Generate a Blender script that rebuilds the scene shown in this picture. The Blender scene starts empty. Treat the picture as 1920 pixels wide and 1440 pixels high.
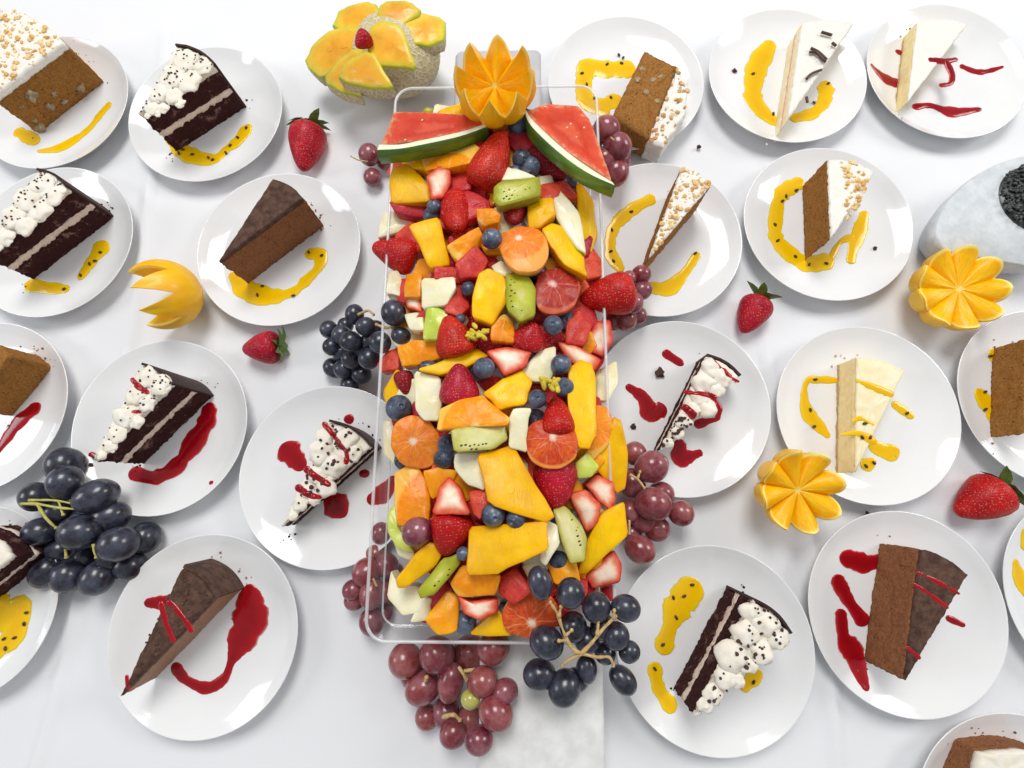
import bpy, bmesh, math, random
from mathutils import Vector, Matrix, noise
from mathutils.bvhtree import BVHTree

random.seed(7)
# ------------------------------------------------------------------ camera
F_PX, PITCH, ROLL, RPL, ZRIM = 950.0, 1.36663, -0.09842, 0.085, 0.017
HC = 5.62791 * RPL + ZRIM                       # lens height above the cloth (m)
CAM = Vector((0, 0, HC))
_fw = Vector((0, math.cos(PITCH), -math.sin(PITCH)))
_r0 = Vector((1, 0, 0)); _u0 = _r0.cross(_fw)
_c, _s = math.cos(ROLL), math.sin(ROLL)
_r = _r0 * _c + _u0 * _s
_u = _u0 * _c - _r0 * _s
scene = bpy.context.scene
cd = bpy.data.cameras.new('camera'); cam = bpy.data.objects.new('camera', cd)
scene.collection.objects.link(cam)
cd.sensor_fit = 'HORIZONTAL'; cd.sensor_width = 36; cd.lens = F_PX / 1920 * 36
cd.clip_start = 0.01; cd.clip_end = 50
m = Matrix((_r, _u, -_fw)).transposed().to_4x4(); m.translation = CAM
cam.matrix_world = m
scene.camera = cam
# ------------------------------------------------------------------ light
w = bpy.data.worlds.new('World'); scene.world = w; w.use_nodes = True
bg = w.node_tree.nodes['Background']
bg.inputs[0].default_value = (0.94, 0.965, 1.0, 1); bg.inputs[1].default_value = 0.39
def area(name, loc, target, sx, sy, power, col=(1, 1, 1)):
    l = bpy.data.lights.new(name, 'AREA'); l.shape = 'RECTANGLE'; l.size = sx; l.size_y = sy
    l.energy = power; l.color = col
    o = bpy.data.objects.new(name, l); scene.collection.objects.link(o)
    o.location = loc
    o.rotation_euler = (Vector(target) - Vector(loc)).to_track_quat('-Z', 'Y').to_euler()
    return o
area('window_light', (0.03, 1.45, 2.2), (0, 0.2, 0), 0.95, 1.1, 39, (1, 0.985, 0.96))
area('left_fill_light', (-2.3, 0.5, 1.5), (0, 0.2, 0), 0.8, 0.8, 12, (0.95, 0.97, 1))  # added fill lamp that brightens from the left, not a window
area('side_lamp_light', (2.3, 0.75, 1.5), (0.1, 0.2, 0), 0.8, 0.8, 19, (1, 0.98, 0.95))
vs = scene.view_settings
vs.view_transform = 'Standard'; vs.look = 'None'; vs.gamma = 1; vs.exposure = 0.09; vs.use_curve_mapping = False
scene.cycles.max_bounces = 10; scene.cycles.transparent_max_bounces = 24

# ------------------------------------------------------------------ helpers
C = scene.collection
def W(px, py, z=0.0):
    """the point at height z that shows at this pixel of the 1920 x 1440 photograph"""
    d = _fw + _r * ((px - 960) / F_PX) - _u * ((py - 720) / F_PX)
    return CAM + d * ((z - HC) / d.z)
def mpp(p):
    return (Vector(p) - CAM).dot(_fw) / F_PX
def nz(p, s, seed=0.0):
    return noise.noise(Vector((p[0] * s + seed, p[1] * s - seed * 1.7, p[2] * s + seed * .6)))

def link(name, verts, faces, mats, parent=None, loc=None, smooth=True, midx=None, sharp=None, uv=None, core=None):
    verts = [Vector(v) for v in verts]
    if parent is not None: loc = Vector(parent['_loc'])
    elif loc is None:
        n = len(verts); loc = sum(verts, Vector()) / n; loc.z = min(v.z for v in verts)
    me = bpy.data.meshes.new(name)
    me.from_pydata([v - loc for v in verts], [], faces)
    if not isinstance(mats, (list, tuple)): mats = [mats]
    for mm in mats: me.materials.append(mm)
    me.polygons.foreach_set('use_smooth', [smooth] * len(me.polygons))
    if midx is not None: me.polygons.foreach_set('material_index', midx)
    if uv is not None:
        l = me.uv_layers.new(name='UVMap')
        vi = [0] * len(me.loops); me.loops.foreach_get('vertex_index', vi)
        flat = []
        for i in vi: flat += uv[i]
        l.data.foreach_set('uv', flat)
    if core is not None:
        a = me.attributes.new('core', 'FLOAT', 'POINT'); a.data.foreach_set('value', core)
    me.validate(); me.update()
    if sharp: me.set_sharp_from_angle(angle=math.radians(sharp))
    o = bpy.data.objects.new(name, me); C.objects.link(o)
    if parent is not None: o.parent = parent
    else: o.location = loc
    return o
def empty(name, loc):
    o = bpy.data.objects.new(name, None); C.objects.link(o); o.location = loc; o['_loc'] = list(loc)
    o.empty_display_size = 0.01
    return o
def tag(o, label, cat, group=None, kind=None):
    if label: o['label'] = label
    if cat: o['category'] = cat
    if group: o['group'] = group
    if kind: o['kind'] = kind
    return o

class MB:
    def __init__(s): s.v, s.f, s.m = [], [], []
    def add(s, vf, mi=0):
        v, f = vf; n = len(s.v); s.v += [Vector(x) for x in v]
        s.f += [[i + n for i in q] for q in f]; s.m += [mi] * len(f); return s
def lathe(prof, seg=32, o=Vector(), ax=Vector((0, 0, 1)), sq=None, ph=0.0):
    """prof: (radius, distance along axis); closed at zero radii"""
    ax = Vector(ax).normalized()
    e1 = ax.orthogonal().normalized(); e2 = ax.cross(e1)
    v, f, rings = [], [], []
    for r, h in prof:
        if r < 1e-7: rings.append([len(v)]); v.append(o + ax * h)
        else:
            rings.append(list(range(len(v), len(v) + seg)))
            for k in range(seg):
                a = 2 * math.pi * k / seg + ph
                v.append(o + ax * h + (e1 * math.cos(a) + e2 * math.sin(a)) * r)
    for A, B in zip(rings, rings[1:]):
        for k in range(seg):
            k2 = (k + 1) % seg
            if len(A) == 1 and len(B) == 1: continue
            if len(A) == 1: f.append([A[0], B[k], B[k2]][::-1])
            elif len(B) == 1: f.append([A[k], A[k2], B[0]])
            else: f.append([A[k], A[k2], B[k2], B[k]])
    return v, f
def ellipsoid(o, ax, a, b, seg=20, rings=12):
    """semi axis a along ax, b across"""
    return lathe([(b * math.sin(math.pi * i / rings), -a * math.cos(math.pi * i / rings)) for i in range(rings + 1)], seg, Vector(o), ax)
def tube(pts, rad, seg=8):
    pts = [Vector(p) for p in pts]; v, f = [], []
    n = len(pts); rings = []
    for i, p in enumerate(pts):
        t = (pts[min(i + 1, n - 1)] - pts[max(i - 1, 0)]).normalized()
        e1 = t.cross(Vector((0.2, 0.1, 1))).normalized(); e2 = t.cross(e1)
        r = rad[i] if isinstance(rad, (list, tuple)) else rad
        rings.append(len(v))
        for k in range(seg):
            a = 2 * math.pi * k / seg
            v.append(p + (e1 * math.cos(a) + e2 * math.sin(a)) * r)
    for A, B in zip(rings, rings[1:]):
        for k in range(seg): f.append([A + k, A + (k + 1) % seg, B + (k + 1) % seg, B + k])
    f.append([rings[0] + k for k in range(seg)][::-1]); f.append([rings[-1] + k for k in range(seg)])
    return v, f
def catmull(pts, n=6):
    out = []
    P = [pts[0]] + list(pts) + [pts[-1]]
    for i in range(1, len(P) - 2):
        for k in range(n):
            t = k / n; a, b, c, d = P[i - 1], P[i], P[i + 1], P[i + 2]
            out.append(tuple(0.5 * ((2 * b[j]) + (-a[j] + c[j]) * t + (2 * a[j] - 5 * b[j] + 4 * c[j] - d[j]) * t * t + (-a[j] + 3 * b[j] - 3 * c[j] + d[j]) * t ** 3) for j in range(len(b))))
    out.append(tuple(pts[-1])); return out
def lump(o, r, seed, sub=1, rough=.35, flat=1.0):
    """small irregular crumb"""
    bm = bmesh.new(); bmesh.ops.create_icosphere(bm, subdivisions=sub, radius=1)
    v = []
    for x in bm.verts:
        d = x.co.normalized(); k = 1 + rough * nz(d, 1.6, seed)*2
        v.append(Vector(o) + Vector((d.x, d.y, d.z * flat)) * r * k)
    f = [[q.index for q in p.verts] for p in bm.faces]; bm.free(); return v, f

# ------------------------------------------------------------------ materials
def newmat(name):
    mt = bpy.data.materials.new(name); mt.use_nodes = True
    nt = mt.node_tree; b = nt.nodes['Principled BSDF']
    return mt, nt, b
def N(nt, t, **kw):
    n = nt.nodes.new(t)
    for k, v in kw.items(): setattr(n, k, v)
    return n
def mixc(nt, fac, a, b, mode='MIX'):
    n = nt.nodes.new('ShaderNodeMix'); n.data_type = 'RGBA'; n.blend_type = mode
    for s, v in ((n.inputs[0], fac), (n.inputs[6], a), (n.inputs[7], b)):
        if isinstance(v, (int, float)): s.default_value = v
        elif isinstance(v, tuple): s.default_value = (*v[:3], 1)
        else: nt.links.new(v, s)
    return n.outputs[2]
def ramp(nt, val, stops, interp='LINEAR'):
    n = nt.nodes.new('ShaderNodeValToRGB'); n.color_ramp.interpolation = interp
    while len(n.color_ramp.elements) < len(stops): n.color_ramp.elements.new(0.5)
    for e, (p, c) in zip(n.color_ramp.elements, stops):
        e.position = p; e.color = (*c[:3], 1) if isinstance(c, tuple) else (c, c, c, 1)
    nt.links.new(val, n.inputs[0]); return n.outputs[0]
def noi(nt, co, scale, detail=4, rough=.55):
    n = nt.nodes.new('ShaderNodeTexNoise'); n.inputs['Scale'].default_value = scale
    n.inputs['Detail'].default_value = detail; n.inputs['Roughness'].default_value = rough
    nt.links.new(co, n.inputs['Vector']); return n.outputs[0]
def vor(nt, co, scale, feature='F1'):
    n = nt.nodes.new('ShaderNodeTexVoronoi'); n.feature = feature; n.inputs['Scale'].default_value = scale
    nt.links.new(co, n.inputs['Vector']); return n
def bump(nt, b, h, strength, dist):
    n = nt.nodes.new('ShaderNodeBump'); n.inputs['Strength'].default_value = strength; n.inputs['Distance'].default_value = dist
    nt.links.new(h, n.inputs['Height']); nt.links.new(n.outputs[0], b.inputs['Normal'])
def oc(nt):
    """object coordinates shifted by a per-object random amount"""
    t = nt.nodes.new('ShaderNodeTexCoord'); i = nt.nodes.new('ShaderNodeObjectInfo')
    a = nt.nodes.new('ShaderNodeVectorMath'); a.operation = 'ADD'
    nt.links.new(t.outputs['Object'], a.inputs[0]); nt.links.new(i.outputs['Random'], a.inputs[1])
    return a.outputs[0], i.outputs['Random']
def vary(nt, col, rnd, amt):
    h = nt.nodes.new('ShaderNodeHueSaturation')
    m1 = nt.nodes.new('ShaderNodeMapRange'); m1.inputs[3].default_value = 1 - amt; m1.inputs[4].default_value = 1 + amt
    nt.links.new(rnd, m1.inputs[0]); nt.links.new(m1.outputs[0], h.inputs['Value'])
    m2 = nt.nodes.new('ShaderNodeMapRange'); m2.inputs[3].default_value = .5 - amt * .06; m2.inputs[4].default_value = .5 + amt * .06
    nt.links.new(rnd, m2.inputs[0]); nt.links.new(m2.outputs[0], h.inputs['Hue'])
    nt.links.new(col, h.inputs['Color']); return h.outputs[0]
def setp(b, rough=.5, sss=0, rad=(1, .5, .3), scl=.004, coat=0, spec=.5, crough=.1):
    b.inputs['Roughness'].default_value = rough
    b.inputs['Specular IOR Level'].default_value = spec
    if sss:
        b.inputs['Subsurface Weight'].default_value = sss; b.inputs['Subsurface Radius'].default_value = rad
        b.inputs['Subsurface Scale'].default_value = scl
    if coat: b.inputs['Coat Weight'].default_value = coat; b.inputs['Coat Roughness'].default_value = crough
def plain(name, c1, c2=None, scale=200, rough=.5, bsc=None, bst=.3, bd=.0005, sss=0, coat=0, var=0, lo=.35, hi=.65, spec=.5, scl=.004, wet=False):
    mt, nt, b = newmat(name); co, rnd = oc(nt)
    c2 = c2 or c1
    col = ramp(nt, noi(nt, co, scale), [(lo, c1), (hi, c2)])
    if var: col = vary(nt, col, rnd, var)
    nt.links.new(col, b.inputs['Base Color'])
    setp(b, rough, sss, coat=coat, spec=spec, scl=scl)
    if wet: nt.links.new(ramp(nt, noi(nt, co, 75, 3), [(.38, .12), (.62, .5)]), b.inputs['Roughness'])
    if bsc: bump(nt, b, noi(nt, co, bsc, 6, .65), bst, bd)
    return mt

def sponge_mat(name, c1, c2, pore, psc=420, rough=.85, smear=None):
    mt, nt, b = newmat(name); co, rnd = oc(nt)
    col = ramp(nt, noi(nt, co, 420, 8, .8), [(.34, c1), (.66, c2)])
    v = vor(nt, co, psc); v.inputs['Randomness'].default_value = 1
    hole = ramp(nt, v.outputs['Distance'], [(.12, 1.0), (.34, 0.0)])
    n2 = noi(nt, co, 130, 3)
    sel = ramp(nt, n2, [(.5, 0.0), (.62, 1.0)])
    mul = nt.nodes.new('ShaderNodeMath'); mul.operation = 'MULTIPLY'
    nt.links.new(hole, mul.inputs[0]); nt.links.new(sel, mul.inputs[1])
    col = mixc(nt, mul.outputs[0], col, pore)
    if smear: col = mixc(nt, ramp(nt, noi(nt, co, 75, 6, .75), [(.56, 0.0), (.70, .75)]), col, smear)
    nt.links.new(col, b.inputs['Base Color']); setp(b, rough, spec=.12)
    sub = nt.nodes.new('ShaderNodeMath'); sub.operation = 'SUBTRACT'
    nt.links.new(noi(nt, co, 700, 6, .75), sub.inputs[0]); nt.links.new(mul.outputs[0], sub.inputs[1])
    bump(nt, b, sub.outputs[0], .9, .0012)
    return mt
def core_mat(name, stops, scale=300, rough=.3, namt=.25, sss=.15, coat=.3, bsc=500, bst=.25, var=.08, streak=False):
    """flesh coloured by how deep inside the cut face a point lies"""
    mt, nt, b = newmat(name); co, rnd = oc(nt)
    a = N(nt, 'ShaderNodeAttribute', attribute_name='core')
    n = noi(nt, co, scale, 4)
    ad = nt.nodes.new('ShaderNodeMath'); ad.operation = 'MULTIPLY_ADD'; ad.inputs[1].default_value = namt; 
    nt.links.new(n, ad.inputs[0])
    s2 = nt.nodes.new('ShaderNodeMath'); s2.operation = 'SUBTRACT'; s2.inputs[1].default_value = namt * .5
    nt.links.new(a.outputs['Fac'], s2.inputs[0]); nt.links.new(s2.outputs[0], ad.inputs[2])
    col = ramp(nt, ad.outputs[0], stops); col = vary(nt, col, rnd, var)
    col = mixc(nt, 1.0, col, ramp(nt, noi(nt, co, 42, 4, .65), [(.32, (.84, .78, .70)), (.6, (1, 1, 1))]), 'MULTIPLY')
    nt.links.new(col, b.inputs['Base Color']); setp(b, rough, sss, coat=coat * .3, spec=.22)
    nt.links.new(ramp(nt, noi(nt, co, 75, 3), [(.38, .14), (.62, .5)]), b.inputs['Roughness'])
    mp = N(nt, 'ShaderNodeMapping'); mp.inputs['Scale'].default_value = (1, .22, .6); mp.inputs['Rotation'].default_value = (0, 0, .6); nt.links.new(co, mp.inputs['Vector'])
    bump(nt, b, noi(nt, mp.outputs[0], bsc, 5, .7), bst, .0009)
    return mt
def citrus_mat(name, flesh1, flesh2, pith, edge, nseg=10, var=.06, sss=.2, coat=.5, pr=.1):
    mt, nt, b = newmat(name); co, rnd = oc(nt)
    uv = N(nt, 'ShaderNodeUVMap'); sx = nt.nodes.new('ShaderNodeSeparateXYZ'); nt.links.new(uv.outputs[0], sx.inputs[0])
    def ma(op, a, bb=None, c=None):
        q = nt.nodes.new('ShaderNodeMath'); q.operation = op
        for i, x in enumerate((a, bb, c)):
            if x is None: continue
            if isinstance(x, (int, float)): q.inputs[i].default_value = x
            else: nt.links.new(x, q.inputs[i])
        return q.outputs[0]
    X, Y = sx.outputs[0], sx.outputs[1]
    r = ma('SQRT', ma('ADD', ma('MULTIPLY', X, X), ma('MULTIPLY', Y, Y)))
    ang = ma('MULTIPLY', ma('ARCTAN2', Y, X), nseg / (2 * math.pi))
    wob = ma('MULTIPLY_ADD', noi(nt, co, 90, 2), .9, -.45)
    fr = ma('FRACT', ma('ADD', ma('ADD', ang, wob), 20.0))
    d = ma('ABSOLUTE', ma('SUBTRACT', fr, .5))                       # .5 at a membrane
    lin = ma('MULTIPLY', ma('SUBTRACT', .5, d), r)                  # metric-ish distance to the membrane
    mem = mixc(nt, ramp(nt, noi(nt, co, 130, 3), [(.38, 1.0), (.6, .12)]), (0, 0, 0), ramp(nt, lin, [(.0, 1.0), (.05, 0.0)]))
    # juice vesicles: stretched along the radius
    cx = nt.nodes.new('ShaderNodeCombineXYZ'); nt.links.new(ma('MULTIPLY', ang, 2.6), cx.inputs[0]); nt.links.new(ma('MULTIPLY', r, 3.0), cx.inputs[1]); nt.links.new(rnd, cx.inputs[2])
    ves = noi(nt, cx.outputs[0], 2.2, 4, .6)
    fl = ramp(nt, ves, [(.3, flesh1), (.7, flesh2)])
    big = noi(nt, co, 70, 2)
    fl = mixc(nt, ramp(nt, big, [(.42, 0.0), (.65, .7)]), fl, flesh1)
    col = mixc(nt, ma('MULTIPLY', mem, .28), fl, pith)
    rw = ma('MULTIPLY_ADD', noi(nt, co, 220, 4, .7), .24, ma('SUBTRACT', r, .12))
    col = mixc(nt, ramp(nt, rw, [(pr * .5, 1.0), (pr * 1.7, 0.0)]), col, pith)
    col = mixc(nt, ramp(nt, r, [(.9, 0.0), (.97, 1.0)]), col, edge)
    col = vary(nt, col, rnd, var)
    nt.links.new(col, b.inputs['Base Color']); setp(b, .3, sss, coat=.05, spec=.25, scl=.008)
    hh = ma('SUBTRACT', ves, ma('MULTIPLY', mem, .5))
    bump(nt, b, hh, .5, .0008)
    return mt
def berry_mat(name, c1, c2, seed=(.75, .5, .16), sc=330):
    mt, nt, b = newmat(name); co, rnd = oc(nt)
    col = ramp(nt, noi(nt, co, 60, 3), [(.35, c1), (.7, c2)])
    v = vor(nt, co, sc); v.inputs['Randomness'].default_value = .55
    sd = ramp(nt, v.outputs['Distance'], [(.16, 1.0), (.24, 0.0)])
    col = vary(nt, col, rnd, .12)
    col = mixc(nt, mixc(nt, .8, (0, 0, 0), sd), col, seed)
    nt.links.new(col, b.inputs['Base Color']); setp(b, .36, .03, coat=.05, crough=.2, spec=.25)
    dm = ramp(nt, v.outputs['Distance'], [(.1, .35), (.2, 0.0), (.55, 1.0)])
    bump(nt, b, dm, .5, .0009)
    return mt

M = {}
# cloth: woven cotton
mt, nt, b = newmat('white_cotton'); t = N(nt, 'ShaderNodeTexCoord')
b.inputs['Base Color'].default_value = (.805, .81, .83, 1); setp(b, .85, spec=.2)
wv = N(nt, 'ShaderNodeTexWave'); wv.inputs['Scale'].default_value = 900; nt.links.new(t.outputs['Object'], wv.inputs[0])
wv2 = N(nt, 'ShaderNodeTexWave'); wv2.bands_direction = 'Y'; wv2.inputs['Scale'].default_value = 900; nt.links.new(t.outputs['Object'], wv2.inputs[0])
ad = N(nt, 'ShaderNodeMath'); nt.links.new(wv.outputs[1], ad.inputs[0]); nt.links.new(wv2.outputs[1], ad.inputs[1])
bump(nt, b, ad.outputs[0], .12, .0003); M['cloth'] = mt
# porcelain
mt, nt, b = newmat('white_porcelain'); co, rnd = oc(nt)
nt.links.new(ramp(nt, noi(nt, co, 30), [(.3, (.83, .835, .84)), (.7, (.86, .86, .86))]), b.inputs['Base Color'])
setp(b, .1, coat=.4, crough=.03); bump(nt, b, noi(nt, co, 25, 2), .04, .002); M['plate'] = mt
# clear plastic sheet: thin, mirrors more at grazing angles
mt, nt, b = newmat('clear_plastic'); nt.nodes.remove(b)
o_ = nt.nodes['Material Output']; tr = N(nt, 'ShaderNodeBsdfTransparent'); tr.inputs[0].default_value = (.985, .987, .99, 1)
gl = N(nt, 'ShaderNodeBsdfGlossy'); gl.inputs['Roughness'].default_value = .06
lwn = N(nt, 'ShaderNodeLayerWeight'); lwp = N(nt, 'ShaderNodeMath', operation='POWER'); lwp.inputs[1].default_value = 4; nt.links.new(lwn.outputs['Facing'], lwp.inputs[0])
lw = N(nt, 'ShaderNodeMath', operation='MULTIPLY_ADD'); lw.inputs[1].default_value = .30; lw.inputs[2].default_value = .025; nt.links.new(lwp.outputs[0], lw.inputs[0])
mx = N(nt, 'ShaderNodeMixShader'); nt.links.new(lw.outputs[0], mx.inputs[0]); nt.links.new(tr.outputs[0], mx.inputs[1]); nt.links.new(gl.outputs[0], mx.inputs[2])
nt.links.new(mx.outputs[0], o_.inputs[0]); M['plastic'] = mt

M['carrot_sponge'] = sponge_mat('carrot_sponge', (.22, .085, .016), (.46, .22, .06), (.07, .025, .008))
M['dark_sponge'] = sponge_mat('dark_chocolate_sponge', (.024, .007, .007), (.075, .024, .022), (.012, .004, .004), 500, smear=(.42, .26, .22))
M['choc_sponge'] = sponge_mat('milk_chocolate_sponge', (.19, .072, .03), (.38, .165, .075), (.05, .018, .01), 520)
M['mousse'] = plain('milk_chocolate_mousse', (.26, .13, .065), (.34, .18, .095), 300, .6, 500, .6, .0008)
M['glaze'] = plain('chocolate_glaze', (.060, .028, .018), (.135, .072, .050), 150, .6, 350, 1.0, .0016, spec=.2)
M['shell'] = plain('dark_chocolate_shell', (.03, .013, .009), (.055, .026, .019), 300, .55, 400, .6, .0008, spec=.2)
M['cream'] = plain('whipped_cream', (.82, .75, .62), (.88, .84, .76), 120, .6, 420, .5, .0007, sss=.15, spec=.2)
M['layer_cream'] = plain('filling_cream', (.78, .60, .50), (.82, .68, .58), 300, .6, 600, .8, .001)
M['white_cream'] = plain('white_cream_cheese', (.84, .80, .72), (.87, .84, .78), 150, .5, 400, .5, .0007, sss=.1)
M['cheese'] = plain('cheesecake', (.86, .66, .28), (.90, .75, .42), 200, .6, 450, .6, .0008, sss=.1)
M['cheese_top'] = plain('cheesecake_top', (.87, .74, .42), (.90, .82, .58), 120, .5, 300, .4, .0006, sss=.1)
M['crust'] = plain('baked_crust', (.42, .26, .10), (.62, .42, .18), 400, .8, 500, .9, .001)
M['nut'] = plain('chopped_nuts', (.58, .28, .06), (.84, .64, .34), 120, .6, 600, .6, .0006, var=.2)
M['walnut'] = plain('walnut', (.26, .17, .08), (.40, .30, .18), 500, .6, 600, .6, .0006, var=.1)
M['curl'] = plain('chocolate_curl', (.06, .025, .012), (.09, .04, .02), 300, .4, 300, .3)
M['pink'] = plain('berry_jam', (.75, .30, .28), (.80, .45, .40), 200, .4)
def sauce_mat(name, thin, mid, deep):
    mt, nt, b = newmat(name); co, rnd = oc(nt)
    at = N(nt, 'ShaderNodeAttribute', attribute_name='core')
    ad = N(nt, 'ShaderNodeMath', operation='MULTIPLY_ADD'); ad.inputs[1].default_value = .45; nt.links.new(noi(nt, co, 110, 3), ad.inputs[0])
    sb = N(nt, 'ShaderNodeMath', operation='SUBTRACT'); sb.inputs[1].default_value = .22; nt.links.new(at.outputs['Fac'], sb.inputs[0]); nt.links.new(sb.outputs[0], ad.inputs[2])
    nt.links.new(ramp(nt, ad.outputs[0], [(.0, thin), (.35, mid), (.95, deep)]), b.inputs['Base Color'])
    nt.links.new(ramp(nt, at.outputs['Fac'], [(.0, .15), (.3, 1.0)]), b.inputs['Alpha'])
    setp(b, .13, coat=.15, spec=.3); bump(nt, b, noi(nt, co, 250, 4), .15, .0006); return mt
M['passion'] = sauce_mat('passion_fruit_sauce', (.92, .68, .02), (.90, .58, .002), (.84, .46, .001))
M['raspberry'] = sauce_mat('raspberry_sauce', (.66, .03, .03), (.42, .004, .010), (.24, .001, .006))
M['seed'] = plain('dark_seed', (.03, .018, .01), (.06, .035, .02), 400, .3)
M['crumb'] = plain('cake_crumbs', (.05, .02, .015), (.09, .04, .03), 400, .9, 600, .8, .0006)

M['mango'] = core_mat('mango_flesh', [(.0, (.86, .38, .001)), (.10, (.93, .51, .002)), (.5, (.95, .57, .002)), (1, (.93, .52, .002))], 70, .32, .3, .12, .12, 260, .6, .07)
M['peach'] = plain('ripe_mango_side', (.82, .25, .002), (.92, .42, .003), 60, .4, 300, .5, .0008, sss=.12, coat=.08, var=.08, spec=.32, wet=True)
M['watermelon'] = plain('watermelon_flesh', (.52, .012, .010), (.70, .07, .04), 90, .38, 450, .8, .0012, sss=.1, coat=.1, var=.2, spec=.32, wet=True)
M['slice_red'] = core_mat('watermelon_slice_flesh', [(.0, (.80, .36, .20)), (.14, (.72, .075, .035)), (.55, (.60, .035, .018)), (.8, (.72, .10, .05))], 160, .38, .5, .1, .12, 420, .8)
M['rind_white'] = plain('watermelon_pale_rind', (.80, .82, .55), (.85, .84, .68), 90, .35, sss=.2, coat=.3)
M['rind_green'] = plain('watermelon_green_skin', (.045, .13, .012), (.14, .30, .035), 28, .3, coat=.3)
M['melon'] = plain('honeydew_flesh', (.82, .76, .46), (.86, .82, .62), 60, .4, 350, .45, .0008, sss=.2, coat=.1, var=.06, spec=.32, wet=True)
M['pear'] = plain('pear_flesh', (.80, .75, .48), (.84, .80, .60), 60, .35, 350, .3, .0006, sss=.25, coat=.3, var=.05, spec=.32, wet=True)
M['apple_skin'] = plain('green_apple_skin', (.50, .62, .05), (.66, .72, .14), 60, .3, sss=.15, coat=.4)
M['kiwi'] = core_mat('kiwi_flesh', [(.0, (.34, .32, .03)), (.25, (.40, .45, .025)), (.7, (.54, .56, .07)), (1, (.74, .73, .36))], 250, .4, .3, .1, .1)
M['kiwi_pale'] = core_mat('kiwi_pale_flesh', [(.0, (.42, .40, .06)), (.3, (.64, .61, .24)), (1, (.74, .71, .38))], 250, .4, .3, .1, .1)
M['straw_cut'] = core_mat('strawberry_cut_face', [(.0, (.60, .03, .02)), (.22, (.78, .20, .11)), (.5, (.86, .62, .48)), (.8, (.88, .76, .62)), (1, (.86, .60, .48))], 220, .4, .35, .1, .12)
M['straw'] = berry_mat('strawberry_skin', (.36, .002, .012), (.54, .009, .018), (.66, .28, .12), 460)
M['straw_dark'] = berry_mat('dark_strawberry_skin', (.20, .003, .012), (.34, .01, .022), (.52, .16, .12), 430)
M['calyx'] = plain('strawberry_leaf', (.07, .15, .02), (.16, .27, .05), 300, .55, 400, .4, var=.1)
M['orange'] = citrus_mat('orange_flesh', (.86, .24, .002), (.92, .40, .006), (.92, .62, .22), (.90, .50, .08))
M['blood'] = citrus_mat('blood_orange_flesh', (.50, .03, .012), (.80, .17, .02), (.86, .66, .50), (.84, .32, .06))
M['blood_dark'] = citrus_mat('dark_blood_orange_flesh', (.28, .012, .02), (.55, .06, .03), (.84, .55, .52), (.62, .12, .06))
M['blood_light'] = citrus_mat('light_blood_orange_flesh', (.80, .17, .02), (.90, .36, .03), (.88, .72, .55), (.88, .40, .08))
M['flower_flesh'] = citrus_mat('carved_orange_flesh', (.93, .44, .001), (.97, .58, .004), (.95, .74, .20), (.97, .78, .22), 16, pr=.06)
M['orange_rind'] = plain('orange_rind', (.94, .47, .001), (.96, .57, .002), 40, .4, 600, .4, .0006, coat=.1)
M['cantaloupe'] = core_mat('cantaloupe_flesh', [(.0, (.52, .60, .04)), (.10, (.80, .62, .06)), (.3, (.90, .50, .04)), (1, (.90, .40, .03))], 120, .3, .12, .25, .4)
M['melon_green'] = plain('cantaloupe_green_rim', (.30, .36, .04), (.20, .24, .05), 100, .5)
mt, nt, b = newmat('netted_melon_rind'); co, rnd = oc(nt)
v = vor(nt, co, 190, 'DISTANCE_TO_EDGE'); net = ramp(nt, v.outputs['Distance'], [(.03, 1.0), (.16, 0.0)])
nt.links.new(mixc(nt, net, ramp(nt, noi(nt, co, 60), [(.35, (.46, .40, .20)), (.65, (.60, .50, .28))]), (.72, .64, .46)), b.inputs['Base Color'])
setp(b, .7); bump(nt, b, net, .6, .001); M['netted'] = mt
def bloomed(name, c1, c2, bloom, sss, amt=.5, rough=.3):
    mt, nt, b = newmat(name); co, rnd = oc(nt)
    col = ramp(nt, noi(nt, co, 45, 3), [(.35, c1), (.7, c2)]); col = vary(nt, col, rnd, .25)
    f = ramp(nt, noi(nt, co, 90, 5, .7), [(.4, 0.0), (.75, amt)])
    nt.links.new(mixc(nt, f, col, bloom), b.inputs['Base Color'])
    setp(b, rough, sss, coat=.35, crough=.12, scl=.006); return mt
M['black_grape'] = bloomed('black_grape_skin', (.006, .007, .013), (.018, .014, .028), (.10, .12, .18), 0, .65, .3)
M['red_grape'] = bloomed('red_grape_skin', (.17, .016, .028), (.30, .05, .045), (.42, .22, .26), .2, .55, .25)
M['green_grape'] = bloomed('green_grape_skin', (.45, .48, .06), (.56, .56, .10), (.7, .72, .4), .3, .3, .25)
M['blueberry'] = bloomed('blueberry_skin', (.014, .022, .05), (.035, .05, .09), (.20, .26, .36), 0, .75, .45)
M['stem_green'] = plain('grape_stem', (.42, .40, .08), (.55, .50, .16), 300, .6)
M['stem_tan'] = plain('dry_grape_stem', (.48, .30, .10), (.66, .48, .22), 300, .7)
M['blossom'] = plain('yellow_blossom', (.70, .50, .02), (.55, .48, .04), 400, .6, var=.1)
M['marble'] = plain('pale_grey_marble', (.68, .68, .66), (.80, .80, .79), 80, .4, 200, .15, lo=.35, hi=.65)
M['grey_stone'] = plain('grey_stone', (.46, .45, .47), (.55, .54, .56), 40, .45, 200, .2)
M['pale_stone'] = plain('pale_stone', (.56, .60, .63), (.68, .71, .73), 120, .45, 300, .2)
M['granule'] = plain('black_granules', (.01, .012, .012), (.07, .075, .075), 150, .3, var=.3)

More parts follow.
